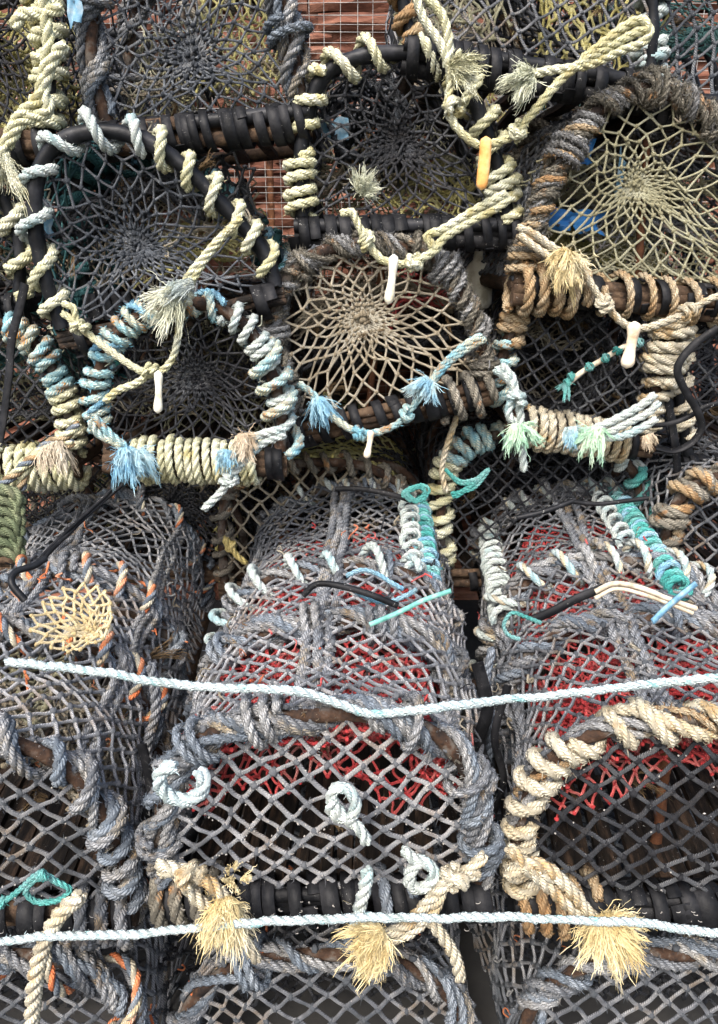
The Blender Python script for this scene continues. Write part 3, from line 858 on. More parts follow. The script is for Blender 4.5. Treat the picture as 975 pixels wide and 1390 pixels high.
R_ = front_creel('right-hand front creel with arch wound in fuzzy cream rope, red net inside',
    [(712, 1206), (702, 1150), (712, 1095), (738, 1042), (785, 1005), (850, 985), (930, 975), (1020, 980), (1090, 1005), (1130, 1060), (1148, 1140), (1140, 1212)],
    .88, 5.0, 3.0, .90, (0, .3, .55, 1))
R_.base('rubber', strips=13, slats=21, tied=[(.0, .25, .010, .028, 'rustrope', 90)], strip_w=.028, rail_r=.018)
R_.face(.050, .051, .0033, 'ndark', kr=1.9, crust=120)
R_.post((905, 1000), (885, 1185), .12, .009)
R_.roof(.039, .0028, 'ngrey', y0=0, y1=.55, sag=.018)
R_.roof(.039, .0027, 'ngrey', y0=.55, y1=1, sag=.018)
R_.lashing(0, [(.0, .16, .011, .027, 'cream', 300), (.16, .33, .0115, .044, 'cream', 340), (.33, 1, .0105, .062, 'cream', 340), (.3, 1, .010, .20, 'cream', 340, .012)])
R_.bundle(0, ['greyold', 'rustrope'], r=.006, n=3, cross=0)
R_.bundle(1, ['grey', 'greyblue', 'greyold'], n=5)
R_.bundle(2, ['grey', 'greyold', 'greyblue'], r=.010, n=3)
R_.lashing(2, [(.08, .72, .0085, .072, ['paleblue', 'paleblue', 'cream'], 40, .028)])
R_.bundle(3, ['grey', 'greyold'], r=.010, n=3)
R_.lashing(3, [(.1, .75, .0085, .05, ['paleblue', 'cream', 'paleblue'], 20, .02)])
R_.ridge(.47, .009, 'grey', 0, 1, fz=260, n=3)
R_.ridge(.2, .010, 'grey', 0, 1, fz=160, n=2)
R_.lace(.24, 'paleblue', .0085, .5, 1., .036, .014, 40)
R_.lace(.61, 'teal', .0078, .42, 1.0, .028, .010, 60)
R_.lace(.61, 'blue', .0078, .45, 1.0, .07, .013, 60)
R_.lace(.56, 'paleblue', .0075, .6, 1.0, .05, .009, 40)
for a, b in ((.0, .29), (.0, .29), (.3, .55), (.31, .55), (.56, .9)):
    R_.roof(.020, .0020, 'nred', s0=.2, s1=.84, y0=a, y1=b, sag=.018, wob=.009, off=-U(.032, .055), kr=1.8, name='inner_netting', twinesag=.06, drop=.25)
R_.sheet('nred', .022, .0022, x=(.12, .9), y=(.01, .25), z=(.62, .72), wob=.02)
R_.worms(50)

P_ = front_creel('left-hand front creel, rusty brown hoop under slate rope, orange-flecked lashings behind',
    [(-258, 1222), (-265, 1150), (-245, 1085), (-190, 1030), (-110, 1003), (-10, 1003), (60, 1025), (112, 1065), (145, 1115), (165, 1170), (172, 1222)],
    .88, -3.6, 3.0, .92, (0, .3, .55, 1))
P_.base('wood', strips=6, slats=21, tied=[(.8, 1., .011, .03, 'grey', 150)], strip_w=.028, rail_r=.018)
P_.face(.048, .048, .0032, 'ngrey', kr=1.8, crust=250)
P_.roof(.039, .0028, 'nlight', y0=0, y1=.55, sag=.018, s0=0, s1=1)
P_.roof(.037, .0027, 'nlight', y0=.55, y1=1, sag=.018)
P_.lashing(0, [(.0, 1, .0105, .06, 'greyblue', 300), (.0, 1, .007, .14, 'greyold', 300, .011), (.1, 1, .009, .085, 'grey', 300, .02)])
P_.bundle(1, ['grey', 'greyold', 'greyblue'], n=4)
P_.lashing(1, [(.3, .85, .0095, .075, ['greyblue', 'orange', 'cream'], 30, .027)])
P_.bundle(2, ['greyblue', 'grey'], r=.010, n=3)
P_.lashing(2, [(.25, .8, .0095, .085, ['greyblue', 'orange', 'cream'], 30, .025)])
P_.bundle(3, ['greyblue', 'grey'], r=.010, n=4)
P_.lashing(3, [(.4, .95, .0075, .09, ['greyblue', 'orange', 'cream'], 30, .024)])
P_.ridge(.72, .008, 'greyold', 0, 1, fz=260, n=3)
P_.ridge(.45, .0085, 'grey', 0, 1, fz=120, n=3)
P_.roof(.022, .0022, 'nolive', s0=.35, s1=.62, y0=.08, y1=.28, sag=.018, wob=.008, off=-.035, name='inner_netting', twinesag=.06)
P_.roof(.026, .0022, 'ntan', s0=.5, s1=.97, y0=.0, y1=.2, sag=.018, wob=.008, off=-.03, name='inner_netting', twinesag=.06)
P_.roof(.024, .0022, 'ntan', s0=.6, s1=.97, y0=.0, y1=.28, sag=.018, wob=.008, off=-.045, name='inner_netting', twinesag=.06)
P_.worms(40)

# ---------- back wall --------------------------------------------------------
def up(label, outline, Y, yaw=1, pitch=1, L=.7, hoops=(0, .5, 1), core=.012, **k):
    return Creel(label, outline, Y, yaw, pitch, L, hoops=hoops, core=core, **k)

A_ = up('creel cut by the top left corner, bound in thick lime cream rope',
    [(-190, 175), (-198, 60), (-150, -50), (-50, -90), (30, -60), (62, 20), (68, 110), (60, 178)], 1.60, -2)
A_.frame('hose'); A_.base('wood', strips=7, slats=8)
A_.rosette((-40, 40), .0024, 'ndark', N=28); A_.roof(.046, .0024, 'ndark')
A_.sheet('nyel', .026, .0024, y=(.03, .5), z=(.05, .9)); A_.sheet('nyel', .026, .0024, y=(.05, .6), z=(.5, .2))
A_.lashing(0, [(.55, 1, .014, .036, 'pale', 160), (.0, .5, .012, .05, 'pale', 100)])

B_ = up('grey roped creel at the top with black gathered net over yellow mesh',
    [(150, 172), (128, 110), (124, 30), (142, -50), (200, -105), (290, -125), (350, -90), (378, -20), (396, 60), (410, 145)], 1.60, -1, L=.5)
B_.frame('stub'); B_.base('wood', strips=11, slats=5, rail_r=.016, strip_w=.022, top='hose')
B_.rosette((255, 70), .0026, 'nblue', N=22, clump=.045, clumpmat='ndark'); B_.roof(.058, .0020, 'nblue')
B_.sheet('nyel', .022, .0023, x=(.5, 1.0), y=(.06, .4), z=(.15, .98), wob=.01); B_.sheet('ntan', .03, .0019, z=(.15, .5))
B_.bundle(0, ['grey', 'greyold', 'greyblue'], r=.0092, fz=700, n=6)
B_.bundle(1, ['grey', 'greyold'], r=.009, fz=600, n=3); B_.lashing(2, [(.4, 1, .012, .05, 'brown', 200)])
B_.ridge(.85, .012, 'grey', fz=200, n=3)

C_ = up('creel at the top, right of centre, rail bound in speckled rubber',
    [(560, 55), (548, 0), (556, -70), (600, -140), (700, -170), (800, -150), (865, -80), (885, 0), (882, 108)], 1.60, 0)
C_.frame('hose'); C_.base('rubber', strips=12, slats=9, rail_r=.018, strip_w=.022, top='hose')
C_.face(.048, .05, .0026, 'ngrey'); C_.roof(.058, .0020, 'ngrey')
C_.sheet('nolive', .022, .0026, x=(0, .42), y=(.04, .3), z=(.1, 1)); C_.sheet('nyel', .022, .0026, x=(.55, 1), y=(.04, .3), z=(.1, 1)); C_.funnel('ndark', .04, .003, (.1, .05, .2), (.02, .5, .1), .16, .06)
C_.lashing(0, [(0, .4, .012, .05, 'rustrope', 120)])

D_ = up('creel cut by the top right corner, edged in pale blue rope over slate mesh',
    [(888, 130), (880, 40), (905, -60), (965, -130), (1060, -145), (1150, -90), (1185, 0), (1180, 138)], 1.62, 2)
D_.frame('hose'); D_.base('rubber', strips=7, slats=8, rail_r=.02, top='hose')
D_.face(.034, .05, .0030, 'nblue', shear=.3); D_.roof(.058, .0020, 'nteal')
D_.lashing(0, [(0, .5, .012, .035, 'paleblue', 60), (.5, 1, .011, .05, 'tealdark', 80)]); D_.sheet('nteal', .03, .002, z=(.3, .8))

E_ = up('tilted round-topped creel, black hoop spiralled with cream and blue rope',
    [(84, 446), (62, 378), (48, 305), (52, 235), (82, 192), (138, 178), (195, 190), (245, 222), (290, 265), (330, 308), (360, 345), (374, 388)], 1.51, -4, L=.5)
E_.frame('hose', r=.0145); E_.base('darkwood', strips=2, slats=8, strip_w=.026, rail_r=.011)
E_.rosette((178, 335), .0026, 'nblue', N=25, clump=.028, depth=.07, clumpmat='ndark'); E_.roof(.058, .0020, 'tealdark', s0=0, s1=1)
E_.sheet('nyel', .022, .0021, x=(.4, .95), y=(.08, .7), z=(.22, .5)); E_.sheet('ndark', .03, .0025, z=(.7, .7), wob=.04)
E_.sheet('ntan', .03, .0018, x=(.5, .98), y=(.05, .6), z=(.35, .5))
E_.lashing(0, [(0.03, .18, .0105, .062, 'pale', 60, .015), (.18, .36, .0105, .070, 'paleblue', 60, .015), (.36, .60, .0105, .080, 'paleblue', 60, .015), (.60, .97, .0105, .055, 'pale', 80, .015)])
E_.lashing(1, [(0, 1, .014, .05, 'tealdark', 200), (.5, 1, .012, .06, 'blue', 60, .02)]); E_.lashing(2, [(0, 1, .014, .05, 'tealdark', 200)])
E_.grow('tealdark', 70, .05, .5, 1, y=.34, R=.04)

F_ = up('upright upper centre creel, black hose hoop wound in cream rope',
    [(410, 300), (407, 235), (415, 165), (435, 110), (478, 80), (540, 72), (592, 80), (628, 108), (655, 165), (678, 235), (690, 298)], 1.60, 0)
F_.frame('hose', r=.0145); F_.base('rubber', strips=8, slats=8, rail_r=.018, strip_w=.024, top='hose')
F_.rosette((545, 190), .0026, 'ndark', N=23, clump=.036, depth=.06); F_.roof(.058, .0020, 'ndark')
F_.sheet('nyel', .022, .0021, x=(.45, 1), y=(.08, .6), z=(.1, .5)); F_.sheet('ntan', .03, .0018, x=(0, .6), z=(.35, .3)); F_.funnel('nblue', .03, .004, (-.1, .1, .22), (-.06, .5, .14), .08, .05)
F_.lashing(0, [(0, .14, .0105, .028, 'pale', 160, .015), (.14, .33, .0105, .050, 'pale', 160, .015), (.33, .62, .0105, .080, 'pale', 160, .015), (.62, .88, .0105, .050, 'pale', 180, .016), (.86, 1, .0115, .026, 'pale', 180, .016)])

G_ = up('large upper right creel, mossy brown rope frame, pale net gathered at its middle',
    [(708, 372), (722, 315), (745, 250), (782, 185), (825, 140), (880, 120), (932, 138), (978, 175), (1020, 235), (1050, 310), (1062, 398)], 1.58, -5)
G_.frame('stub'); G_.base('wood', strips=9, slats=8, rail_r=.02, strip_w=.026, tied=[(0, .25, .012, .03, 'rustrope', 160), (.3, .95, .008, .05, 'rustrope', 60)])
G_.rosette((872, 248), .0024, 'nolive', N=24, clump=.014, depth=.03, rings=(1, .88, .77, .66, .56, .46, .37, .29, .22, .16, .11, .07, .04)); G_.post((880, 125), (865, 385), .07); G_.roof(.040, .003, 'ngrey')
G_.sheet('nolive', .022, .0022, x=(.35, 1), y=(.04, .6), z=(.04, .6), wob=.012); G_.sheet('nyel', .022, .0022, x=(.2, .7), y=(.2, .8), z=(.1, .4)); G_.sheet('nolive', .028, .002, z=(.6, .4)); G_.sheet('ngrey', .03, .0022, z=(.3, .6))
G_.bundle(0, ['brown', 'greyold', 'brown'], r=.0068, fz=1300, n=6, pitch=.08, cross=6); G_.lashing(0, [(0, .10, .0085, .022, 'rustrope', 300, .016), (.12, .34, .007, .06, 'rustrope', 400, .018)])
G_.lashing(1, [(0, .6, .012, .04, 'brown', 700)]); G_.ridge(.3, .010, 'brown', 0, 1, fz=200, n=2)
G_.grow('brown', 260, .016, .02, .98, R=.022, w=.0008); G_.grow('greyold', 120, .014, .02, .98, R=.022, w=.0008)

H_ = up('creel cut by the left edge, stained cream and blue rope arch behind black strap',
    [(-185, 622), (-192, 520), (-135, 450), (-60, 430), (5, 440), (52, 472), (80, 520), (95, 570), (98, 618)], 1.60, -1)
H_.frame('stub'); H_.base('wood', strips=3, slats=8, tied=[(.55, 1, .012, .026, 'pale', 80)])
H_.face(.046, .046, .0026, 'ndark'); H_.roof(.058, .0020, 'ndark'); H_.sheet('nteal', .03, .002, z=(.7, .5)); H_.sheet('ndark', .03, .002, z=(.3, .2))
H_.lashing(0, [(.35, .62, .011, .030, 'multi', 160), (.62, .85, .012, .028, 'multi', 180), (.82, 1, .011, .028, 'pale', 120)])
H_.lashing(1, [(.4, .9, .013, .04, 'teal', 100)])

I_ = up('creel below the round-topped one, arch bound in blue and cream rope',
    [(150, 606), (130, 555), (138, 495), (165, 447), (212, 420), (270, 412), (318, 430), (350, 465), (370, 512), (383, 565), (380, 612)], 1.46, 0)
I_.frame('stub'); I_.base('wood', strips=2, slats=8, tied=[(.16, .86, .0088, .0182, 'pale', 90)])
I_.rosette((258, 520), .0024, 'ndark', N=24, clump=.03, depth=.07); I_.roof(.058, .0020, 'ndark')
I_.sheet('ntan', .026, .0017, x=(.0, .6), z=(.25, .5)); I_.sheet('ndark', .026, .0022, z=(.35, .6))
I_.lashing(0, [(.05, .22, .0088, .026, 'multi', 260), (.22, .42, .009, .025, 'multi', 300), (.42, .6, .0085, .036, 'multi', 200), (.1, .6, .007, .12, 'blue', 300, .018), (.60, .95, .009, .030, 'paleblue', 100, .014), (.7, 1., .011, .06, 'multi', 80, .02)])

J_ = up('middle creel with shaggy brown rope arch and bleached net radiating from its centre',
    [(402, 572), (380, 505), (372, 440), (384, 388), (420, 350), (480, 332), (548, 334), (596, 356), (626, 398), (646, 440), (656, 478), (655, 515)], 1.56, 0)
J_.frame('stub'); J_.base('wood', strips=8, slats=8, rail_r=.018, strip_w=.024, droop=.0, tied=[(.75, 1, .010, .04, 'brown', 120)])
J_.rosette((492, 432), .0030, 'ntan', N=26, clump=.014, depth=.02, kr=1.6, rings=(1, .86, .73, .61, .5, .40, .31, .24, .18, .12, .07, .035), power=1.2); J_.post((520, 340), (500, 560), .12); J_.roof(.044, .003, 'ngrey')
J_.sheet('nred', .03, .0024, x=(.4, .95), y=(.1, .6), z=(.5, .6)); J_.sheet('ntan', .03, .002, x=(.1, .9), z=(.7, .6)); J_.sheet('ndark', .03, .003, z=(.3, .3))
J_.bundle(0, ['brown', 'greyold', 'brown'], r=.0066, fz=1300, n=5, pitch=.08, cross=6)
J_.lashing(1, [(0.3, 1, .012, .04, 'brown', 700)]); J_.ridge(.8, .011, 'brown', fz=260, n=2)
J_.grow('brown', 240, .015, 0, 1, R=.02, w=.0008); J_.grow('greyold', 120, .014, 0, 1, R=.02, w=.0008)

K_ = up('creel narrowing to a cream rope base rail, dark mesh behind a bleached toggle',
    [(700, 560), (676, 522), (688, 468), (708, 415), (755, 392), (825, 388), (888, 400), (912, 435), (902, 490), (888, 540), (882, 590)], 1.62, 0)
K_.frame('stub'); K_.base('wood', strips=3, slats=8, tied=[(.1, .8, .0098, .021, 'cream', 90)])
K_.face(.046, .046, .0025, 'ndark'); K_.roof(.058, .0020, 'ndark')
K_.sheet('ntan', .024, .0016, x=(0, .55), z=(.5, .8)); K_.sheet('ndark', .03, .0024, z=(.4, .3)); K_.funnel('ndark', .03, .003, (-.1, .02, .12), (.0, .4, .1), .13, .05)
K_.lashing(0, [(.03, .22, .012, .036, 'multi', 60), (.2, .4, .0125, .03, 'rustrope', 100), (.4, .68, .011, .06, 'rustrope', 120), (.68, .86, .0135, .026, 'cream', 60, .024), (.85, 1, .012, .034, 'cream', 120)])

L_ = up('dark creel at the right edge hung with looping black rubber straps',
    [(935, 620), (922, 540), (925, 470), (965, 430), (1050, 415), (1120, 450), (1150, 520), (1150, 625)], 1.66, 0)
L_.frame('hose'); L_.base('rubber', strips=6, slats=8); L_.face(.046, .046, .0026, 'ndark'); L_.roof(.058, .0020, 'ndark')
L_.sheet('ndark', .03, .0024, z=(.4, .6)); L_.lashing(0, [(.05, .4, .011, .05, 'cream', 80)])

N_ = up('creel cut by the left edge above the hanging black strap, in cream rope lashings',
    [(-195, 400), (-205, 310), (-160, 235), (-70, 218), (-15, 245), (18, 300), (28, 350), (25, 402)], 1.62, -1)
N_.frame('hose'); N_.base('rubber', strips=6, slats=8, rail_r=.02); N_.face(.046, .046, .0026, 'ndark'); N_.roof(.058, .0020, 'ndark')
N_.sheet('nteal', .03, .002, z=(.4, .6)); N_.sheet('nolive', .03, .002, z=(.2, .3)); N_.lashing(0, [(.4, 1, .013, .07, 'pale', 80)])

T_ = up('half-hidden creel below the cream-railed one, arch wrapped in cream, blue and green rope',
    [(600, 770), (598, 690), (604, 640), (628, 606), (680, 590), (745, 592), (805, 602), (850, 628), (872, 680), (880, 770)], 1.70, 0)
T_.frame('stub'); T_.base('wood', strips=4, slats=8); T_.face(.044, .044, .0026, 'ndark'); T_.roof(.058, .0020, 'ndark')
T_.sheet('ndark', .03, .0024, z=(.4, .6))
T_.lashing(0, [(.0, .3, .013, .036, 'pale', 100), (.28, .45, .0135, .034, 'multi', 100), (.45, .75, .012, .05, 'paleblue', 60), (.75, 1, .012, .05, 'teal', 60)])

V_ = up('creel sunk in the dark between the left and middle front creels, with coarse straw net',
    [(305, 790), (302, 700), (318, 655), (355, 635), (420, 628), (490, 632), (540, 660), (560, 720), (565, 790)], 1.76, 0)
V_.frame('stub'); V_.base('wood', strips=4, slats=8); V_.face(.05, .06, .0030, 'ntan'); V_.roof(.05, .0028, 'nyel'); V_.sheet('ndark', .03, .0024, z=(.4, .6))
V_.lashing(0, [(.0, 1, .009, .05, 'brown', 120)])

O_ = up('grey-netted creel at the right edge behind the front row, topped with brown rope',
    [(908, 820), (903, 745), (915, 690), (950, 655), (1020, 645), (1100, 665), (1150, 720), (1165, 820)], 1.50, 0)
O_.frame('stub'); O_.base('wood', strips=4, slats=8); O_.face(.046, .046, .0028, 'ngrey'); O_.roof(.046, .0028, 'ngrey'); O_.sheet('ndark', .03, .0024, z=(.4, .6))
O_.lashing(0, [(.0, .6, .013, .04, 'brown', 700), (.2, .9, .012, .05, 'rustrope', 100)])

# ---------- bottom row under the front row ------------------------------------
def low(label, x0, x1, yaw, y0=1296, Y=.90, cm='ngrey', lm='grey', fm='greyblue'):
    w = x1 - x0
    c = Creel(label, [(x0 + w * a, y0 + b) for a, b in ((.03, 290), (0, 200), (.02, 110), (.1, 45), (.28, 8), (.5, 0), (.72, 8), (.9, 45), (.98, 110), (1, 200), (.97, 290))], Y, yaw, 0, .85, 'creels at the bottom of the stack', (0, .5, 1), core=.0105)
    c.frame('stub'); c.base('wood', strips=4, slats=9)
    c.face(.052, .052, .0034, cm); c.roof(.05, .0032, 'ngrey', y1=.5)
    c.bundle(0, [lm, fm, 'greyold'], n=5)
    c.sheet('ndark', .03, .003, z=(.6, .6)); c.worms(20)
    return c
X1 = low('bottom creel under the left-hand front creel, its arch flecked with orange rope', -205, 195, 4)
X1.lashing(0, [(.4, .8, .009, .12, ['greyblue', 'orange', 'cream'], 40, .026)])
X2 = low('grey roped creel directly under the middle front creel', 235, 640, 2)
X3 = low('grey roped creel under the right-hand front creel, beside the bottom right corner', 700, 1130, -3, lm='greyblue', fm='grey')

for c_, k_ in ((A_, 'ntan'), (B_, 'nolive'), (C_, 'ntan'), (F_, 'nolive'), (I_, 'nolive'), (K_, 'ntan'), (E_, 'ntan'), (H_, 'nolive')):
    c_.sheet(k_, .022, .0018, x=(.05, .95), y=(.25, .7), z=(.05, .75), wob=.02)
def snags(c, mats, per, y1=.8):
    """short ends of twine and net caught all over a creel"""
    for m_ in mats:
        mb = MB()
        for _ in range(per):
            p = c.at_s(U(.08, .92), U(0, y1) * c.L); o = unit((p - c.cen) * np.array([1, 0, 1])); p = p + o * U(-.012, .012)
            P = p + np.cumsum(rng.normal(0, .0075, (5, 3)), axis=0)
            tube(mb, P, U(.0010, .0022), 5, step=.003, lump=.1)
        part('snagged_twine', mb, M[m_], c.root, kind='stuff')
snags(Q, ('nred', 'greyold', 'ntan', 'ndark', 'norange'), 26); snags(R_, ('nred', 'greyold', 'ntan', 'ndark'), 26); snags(P_, ('orange', 'greyold', 'ntan', 'ndark'), 26)
for c_ in (X1, X2, X3): snags(c_, ('orange', 'greyold', 'ndark'), 18, .2)
for c_ in (A_, B_, C_, D_, E_, F_, G_, H_, I_, J_, K_): snags(c_, ('palefib', 'ndark', 'ntan'), 9, .1)
for c_ in (Q, R_, P_):
    for k_ in (0, 1, 2):
        c_.grow('greyold', 60, .014, .05, .95, y=c_.hoops[k_] * c_.L, R=.02, w=.0008, name='fluffed_rope'); c_.grow('brown', 25, .014, .05, .95, y=c_.hoops[k_] * c_.L, R=.02, w=.0008, name='fluffed_rope')
B_.grow('greyold', 90, .016, 0, 1, R=.022, w=.0008, name='fluffed_rope')
# ---------- second rank of creel copies, added to darken the gaps behind the wall ----------------------------------------
def behind(c, dy=.78, dx=0.0, dz=0.0):
    r = c.root.copy(); COL.objects.link(r)
    r.matrix_world = Matrix.Translation((dx, dy, dz)) @ c.M
    r['label'] = 'creel copy in an added second rank, darkening the gaps behind the nets'; r['group'] = 'creel copies added to darken the gaps behind the stack'
    for ch in list(c.root.children):
        if ch.name.split('.')[0] in ('hoop', 'end_netting', 'side_netting', 'floor_slat', 'base_rail', 'side_rail', 'inner_netting'):
            o = ch.copy(); COL.objects.link(o); o.parent = r
    return r
for c_ in (A_, B_, C_, D_, H_, I_, K_, L_, N_, T_, V_, O_, J_): c_.weed(8)
for c_ in (E_, F_, G_): c_.weed(6)
for c_ in (Q, R_, P_): c_.weed(16, ln=.06)
behind(A_, .74, .05, .03); behind(C_, .76, .02, .02); behind(D_, .76); behind(G_, .8, .06, 0); behind(H_, .76, .03, .02); behind(I_, .76, -.05, .0)
behind(K_, .78, .05, 0); behind(L_, .74); behind(N_, .74); behind(T_, .72, .05, -.06); behind(V_, .72, -.1, -.04); behind(V_, .3, -.45, -.06); behind(O_, .76); behind(J_, .78, .0, .0)
behind(I_, .35, -.15, -.40); behind(I_, .4, .35, -.42); behind(H_, .4, 0.02, -.40); behind(K_, .4, .1, -.42)
behind(T_, .5, .45, -.3)
# ------------------------------------------------------------------ loose ropes, toggles, straps
BR = 'bridle ropes hanging on the creel fronts'
def bridle(label, runs, r, mat, Y, toggle=None, frays=(), kn=(), fz=40, name='bridle_rope', cat='rope', group=BR):
    """runs: list of pixel paths (u,v[,Y]); toggle: (u,v top, u,v bottom, mat); frays: (u,v,du,dv,mat,L)"""
    def w(p): return at(p[0], p[1], p[2] if len(p) > 2 else Y)
    p0 = w(runs[0][0])
    rt = root(name, Matrix.Translation(Vector(p0)), label, cat, group)
    L = lambda p: w(p) - p0
    for run in runs:
        mb = MB(); rope(mb, [L(p) for p in run], r, fz=fz, fl=.007, mis=(0, 0, 0))
        part('rope_strand', mb, M[mat], rt)
    for k in kn:
        mb = MB(); d = L((k[0] + k[2], k[1] + k[3], Y)) - L((k[0], k[1], Y))
        knot_on(mb, L((k[0], k[1], Y - .004)), d, r, fz=fz)
        part('knot', mb, M[mat], rt)
    if toggle:
        u0, v0, u1, v1, tm = toggle[:5]; wd = toggle[5] if len(toggle) > 5 else 6.5
        a, b = L((u0, v0, Y - .022)), L((u1, v1, Y - .026))
        n = 22; t = np.linspace(0, 1, n)[:, None]
        P = a + (b - a) * t; P[:, 0] += np.sin(t[:, 0] * 3.1) * .0015
        sc = wd / F * Y / math.cos(PITCH)
        prof = np.sqrt(np.clip(1 - (2 * t[:, 0] - 1) ** 8, 0, 1)) * (1 - .30 * np.sin(np.pi * np.clip((t[:, 0] - .12) / .72, 0, 1))) if tm != 'orangepl' else np.sqrt(np.clip(1 - (2 * t[:, 0] - 1) ** 10, 0, 1))
        mb = MB(); T, N, B = frames(P)
        tube_raw(mb, P, N, B, (np.maximum(prof, .12) * sc)[:, None] * (1 + rng.normal(0, .03, (n, 14))), 14, flat=.8)
        part('toggle', mb, M[tm], rt)
    for f in frays:
        u, v, du, dv, fm, Ln = f[:6]; sp = f[6] if len(f) > 6 else .7; n = f[7] if len(f) > 7 else 420
        mb = MB(); d = unit(L((u + du, v + dv, Y - .01)) - L((u, v, Y)))
        mb2 = MB()
        fray(mb, L((u, v, Y - .012)), d, Ln, sp, n=n, w=.0009, r0=.012, curl=.8 if fm == 'yellow' else .55, grav=.2)
        rope(mb2, [L((u - du * .02, v - dv * .02, Y - .008)), L((u + du * .3, v + dv * .3, Y - .012))], r * 1.05) if False else None
        part('frayed_end', mb, M[fm], rt)
    return rt

YB = 1.50
bridle('cream yellow bridle at the top holding the orange toggle', [
    [(560, -20), (575, 25), (598, 60), (612, 100), (608, 145), (618, 170), (640, 192), (658, 197), (685, 190), (702, 178), (722, 155), (760, 110), (790, 85), (830, 62), (862, 45), (884, 38)],
    [(572, -10), (600, 20), (610, 62), (606, 92)], [(790, 82), (815, 62), (850, 35), (872, 28), (882, 45), (868, 60), (845, 68), (800, 88), (745, 96), (712, 104)]],
    .0088, 'pale', YB, toggle=(660, 185, 653, 258, 'orangepl', 7), kn=[(615, 146, 4, 12), (703, 178, 12, -10)],
    frays=[(612, 92, 35, -5, 'pale', .055, 1.0), (722, 102, -30, 12, 'palefib', .058, 1.0)])
bridle('cream bridle across the middle holding a white toggle below the upright centre creel', [
    [(462, 290), (478, 288), (484, 300), (500, 330), (518, 352), (540, 358), (562, 356), (590, 340), (604, 322), (640, 300), (672, 284), (692, 270)],
    [(590, 338), (580, 320), (600, 312), (650, 282), (688, 262)]],
    .0088, 'pale', YB, toggle=(535, 345, 527, 413, 'plastic', 6.5), kn=[(498, 326, 5, 12), (562, 356, 12, -3)],
    frays=[(492, 262, 10, -22, 'palefib', .050, 1.0)])
bridle('pale doubled bridle on the left carrying a white toggle above the gathered black net', [
    [(328, 296), (305, 318), (280, 350), (262, 380), (250, 400), (246, 425), (242, 455), (236, 482), (224, 500), (206, 506), (185, 500), (155, 480), (128, 460), (105, 440), (84, 424)],
    [(318, 306), (296, 326), (274, 352), (254, 378), (246, 400)], [(84, 412), (100, 418), (104, 436), (116, 452)], [(205, 505), (185, 520), (160, 530), (142, 545)]],
    .0078, 'pale', 1.40, toggle=(215, 503, 214, 561, 'plastic', 6), kn=[(108, 444, 12, 8), (203, 503, 12, 2), (252, 400, -4, 12)],
    frays=[(238, 396, -14, 22, 'palefib', .070, .9), (262, 388, -30, 2, 'paleblue', .06, .4, 200)])
bridle('buff bridle running off the right edge with a bleached wooden toggle', [
    [(702, 308), (722, 316), (742, 330), (772, 352), (795, 375), (812, 400), (826, 418), (845, 438), (868, 446), (895, 440), (930, 425), (960, 408), (1000, 392)],
    [(704, 318), (730, 338), (770, 362)]],
    .0082, 'cream', YB, toggle=(862, 436, 850, 500, 'bone', 9), kn=[(820, 412, 8, 12), (932, 424, 12, -7)],
    frays=[(772, 345, 0, 25, 'yellow', .060, 1.1, 600), (768, 340, -10, 20, 'yellow', .045, .9)])
bridle('blue-stained bridle under the middle creel with a rough wooden toggle', [
    [(428, 540), (445, 560), (468, 578), (490, 588), (515, 586), (540, 575), (556, 558), (570, 540), (590, 515), (612, 490), (640, 470), (660, 460)],
    [(405, 520), (425, 535), (440, 552)], [(585, 520), (602, 495), (632, 468), (655, 455)]],
    .0082, 'multi', YB, toggle=(504, 584, 497, 622, 'bone', 5), kn=[(552, 562, 8, -12), (488, 588, 12, 2)],
    frays=[(432, 540, 6, 26, 'bluefib', .055, .9), (582, 515, -14, 18, 'bluefib', .052, .9)])
bridle('blue-stained bridle at lower left ending in a bright blue tuft', [
    [(122, 570), (135, 590), (155, 600), (170, 612), (180, 625)], [(128, 565), (150, 590), (172, 606)]],
    .0085, 'multi', 1.38, frays=[(172, 608, 6, 30, 'bluefib', .060, .9), (185, 612, 14, 26, 'bluefib', .052, .9)])
bridle('pale blue bridle dropping past the corner of the left front creel', [
    [(388, 590), (360, 600), (335, 622), (318, 642), (300, 668), (276, 692)], [(385, 582), (350, 592), (325, 615)]],
    .0085, 'paleblue', 1.36, kn=[(312, 652, -10, 12)], frays=[(330, 590, 4, 22, 'stone', .045, .8), (310, 612, -4, 20, 'bluefib', .04, .8, 300)])
bridle('pale green-tufted bridle at the left corner of the cream rope rail', [
    [(672, 500), (690, 515), (702, 535), (706, 560), (708, 590), (710, 625), (712, 640)], [(680, 495), (698, 520), (690, 560), (700, 575)]],
    .0095, 'paleblue', 1.52, kn=[(702, 540, 2, 12)], frays=[(702, 575, 2, 22, 'green', .048, 1.1), (706, 578, 10, 20, 'green', .048, 1.1)])
bridle('pale green-tufted bridle at the right corner of the cream rope rail', [
    [(770, 590), (795, 592), (822, 588), (850, 575), (880, 560), (895, 545)], [(815, 595), (845, 592), (872, 580), (892, 568)], [(800, 585), (830, 572), (868, 552), (890, 535)]],
    .0098, 'paleblue', 1.52, frays=[(812, 580, -2, 22, 'green', .050, 1.1), (805, 585, -16, 16, 'green', .050, 1.1), (775, 580, 2, 26, 'bluefib', .045, .8, 260), (880, 590, 6, 20, 'stone', .03, .9, 200)])
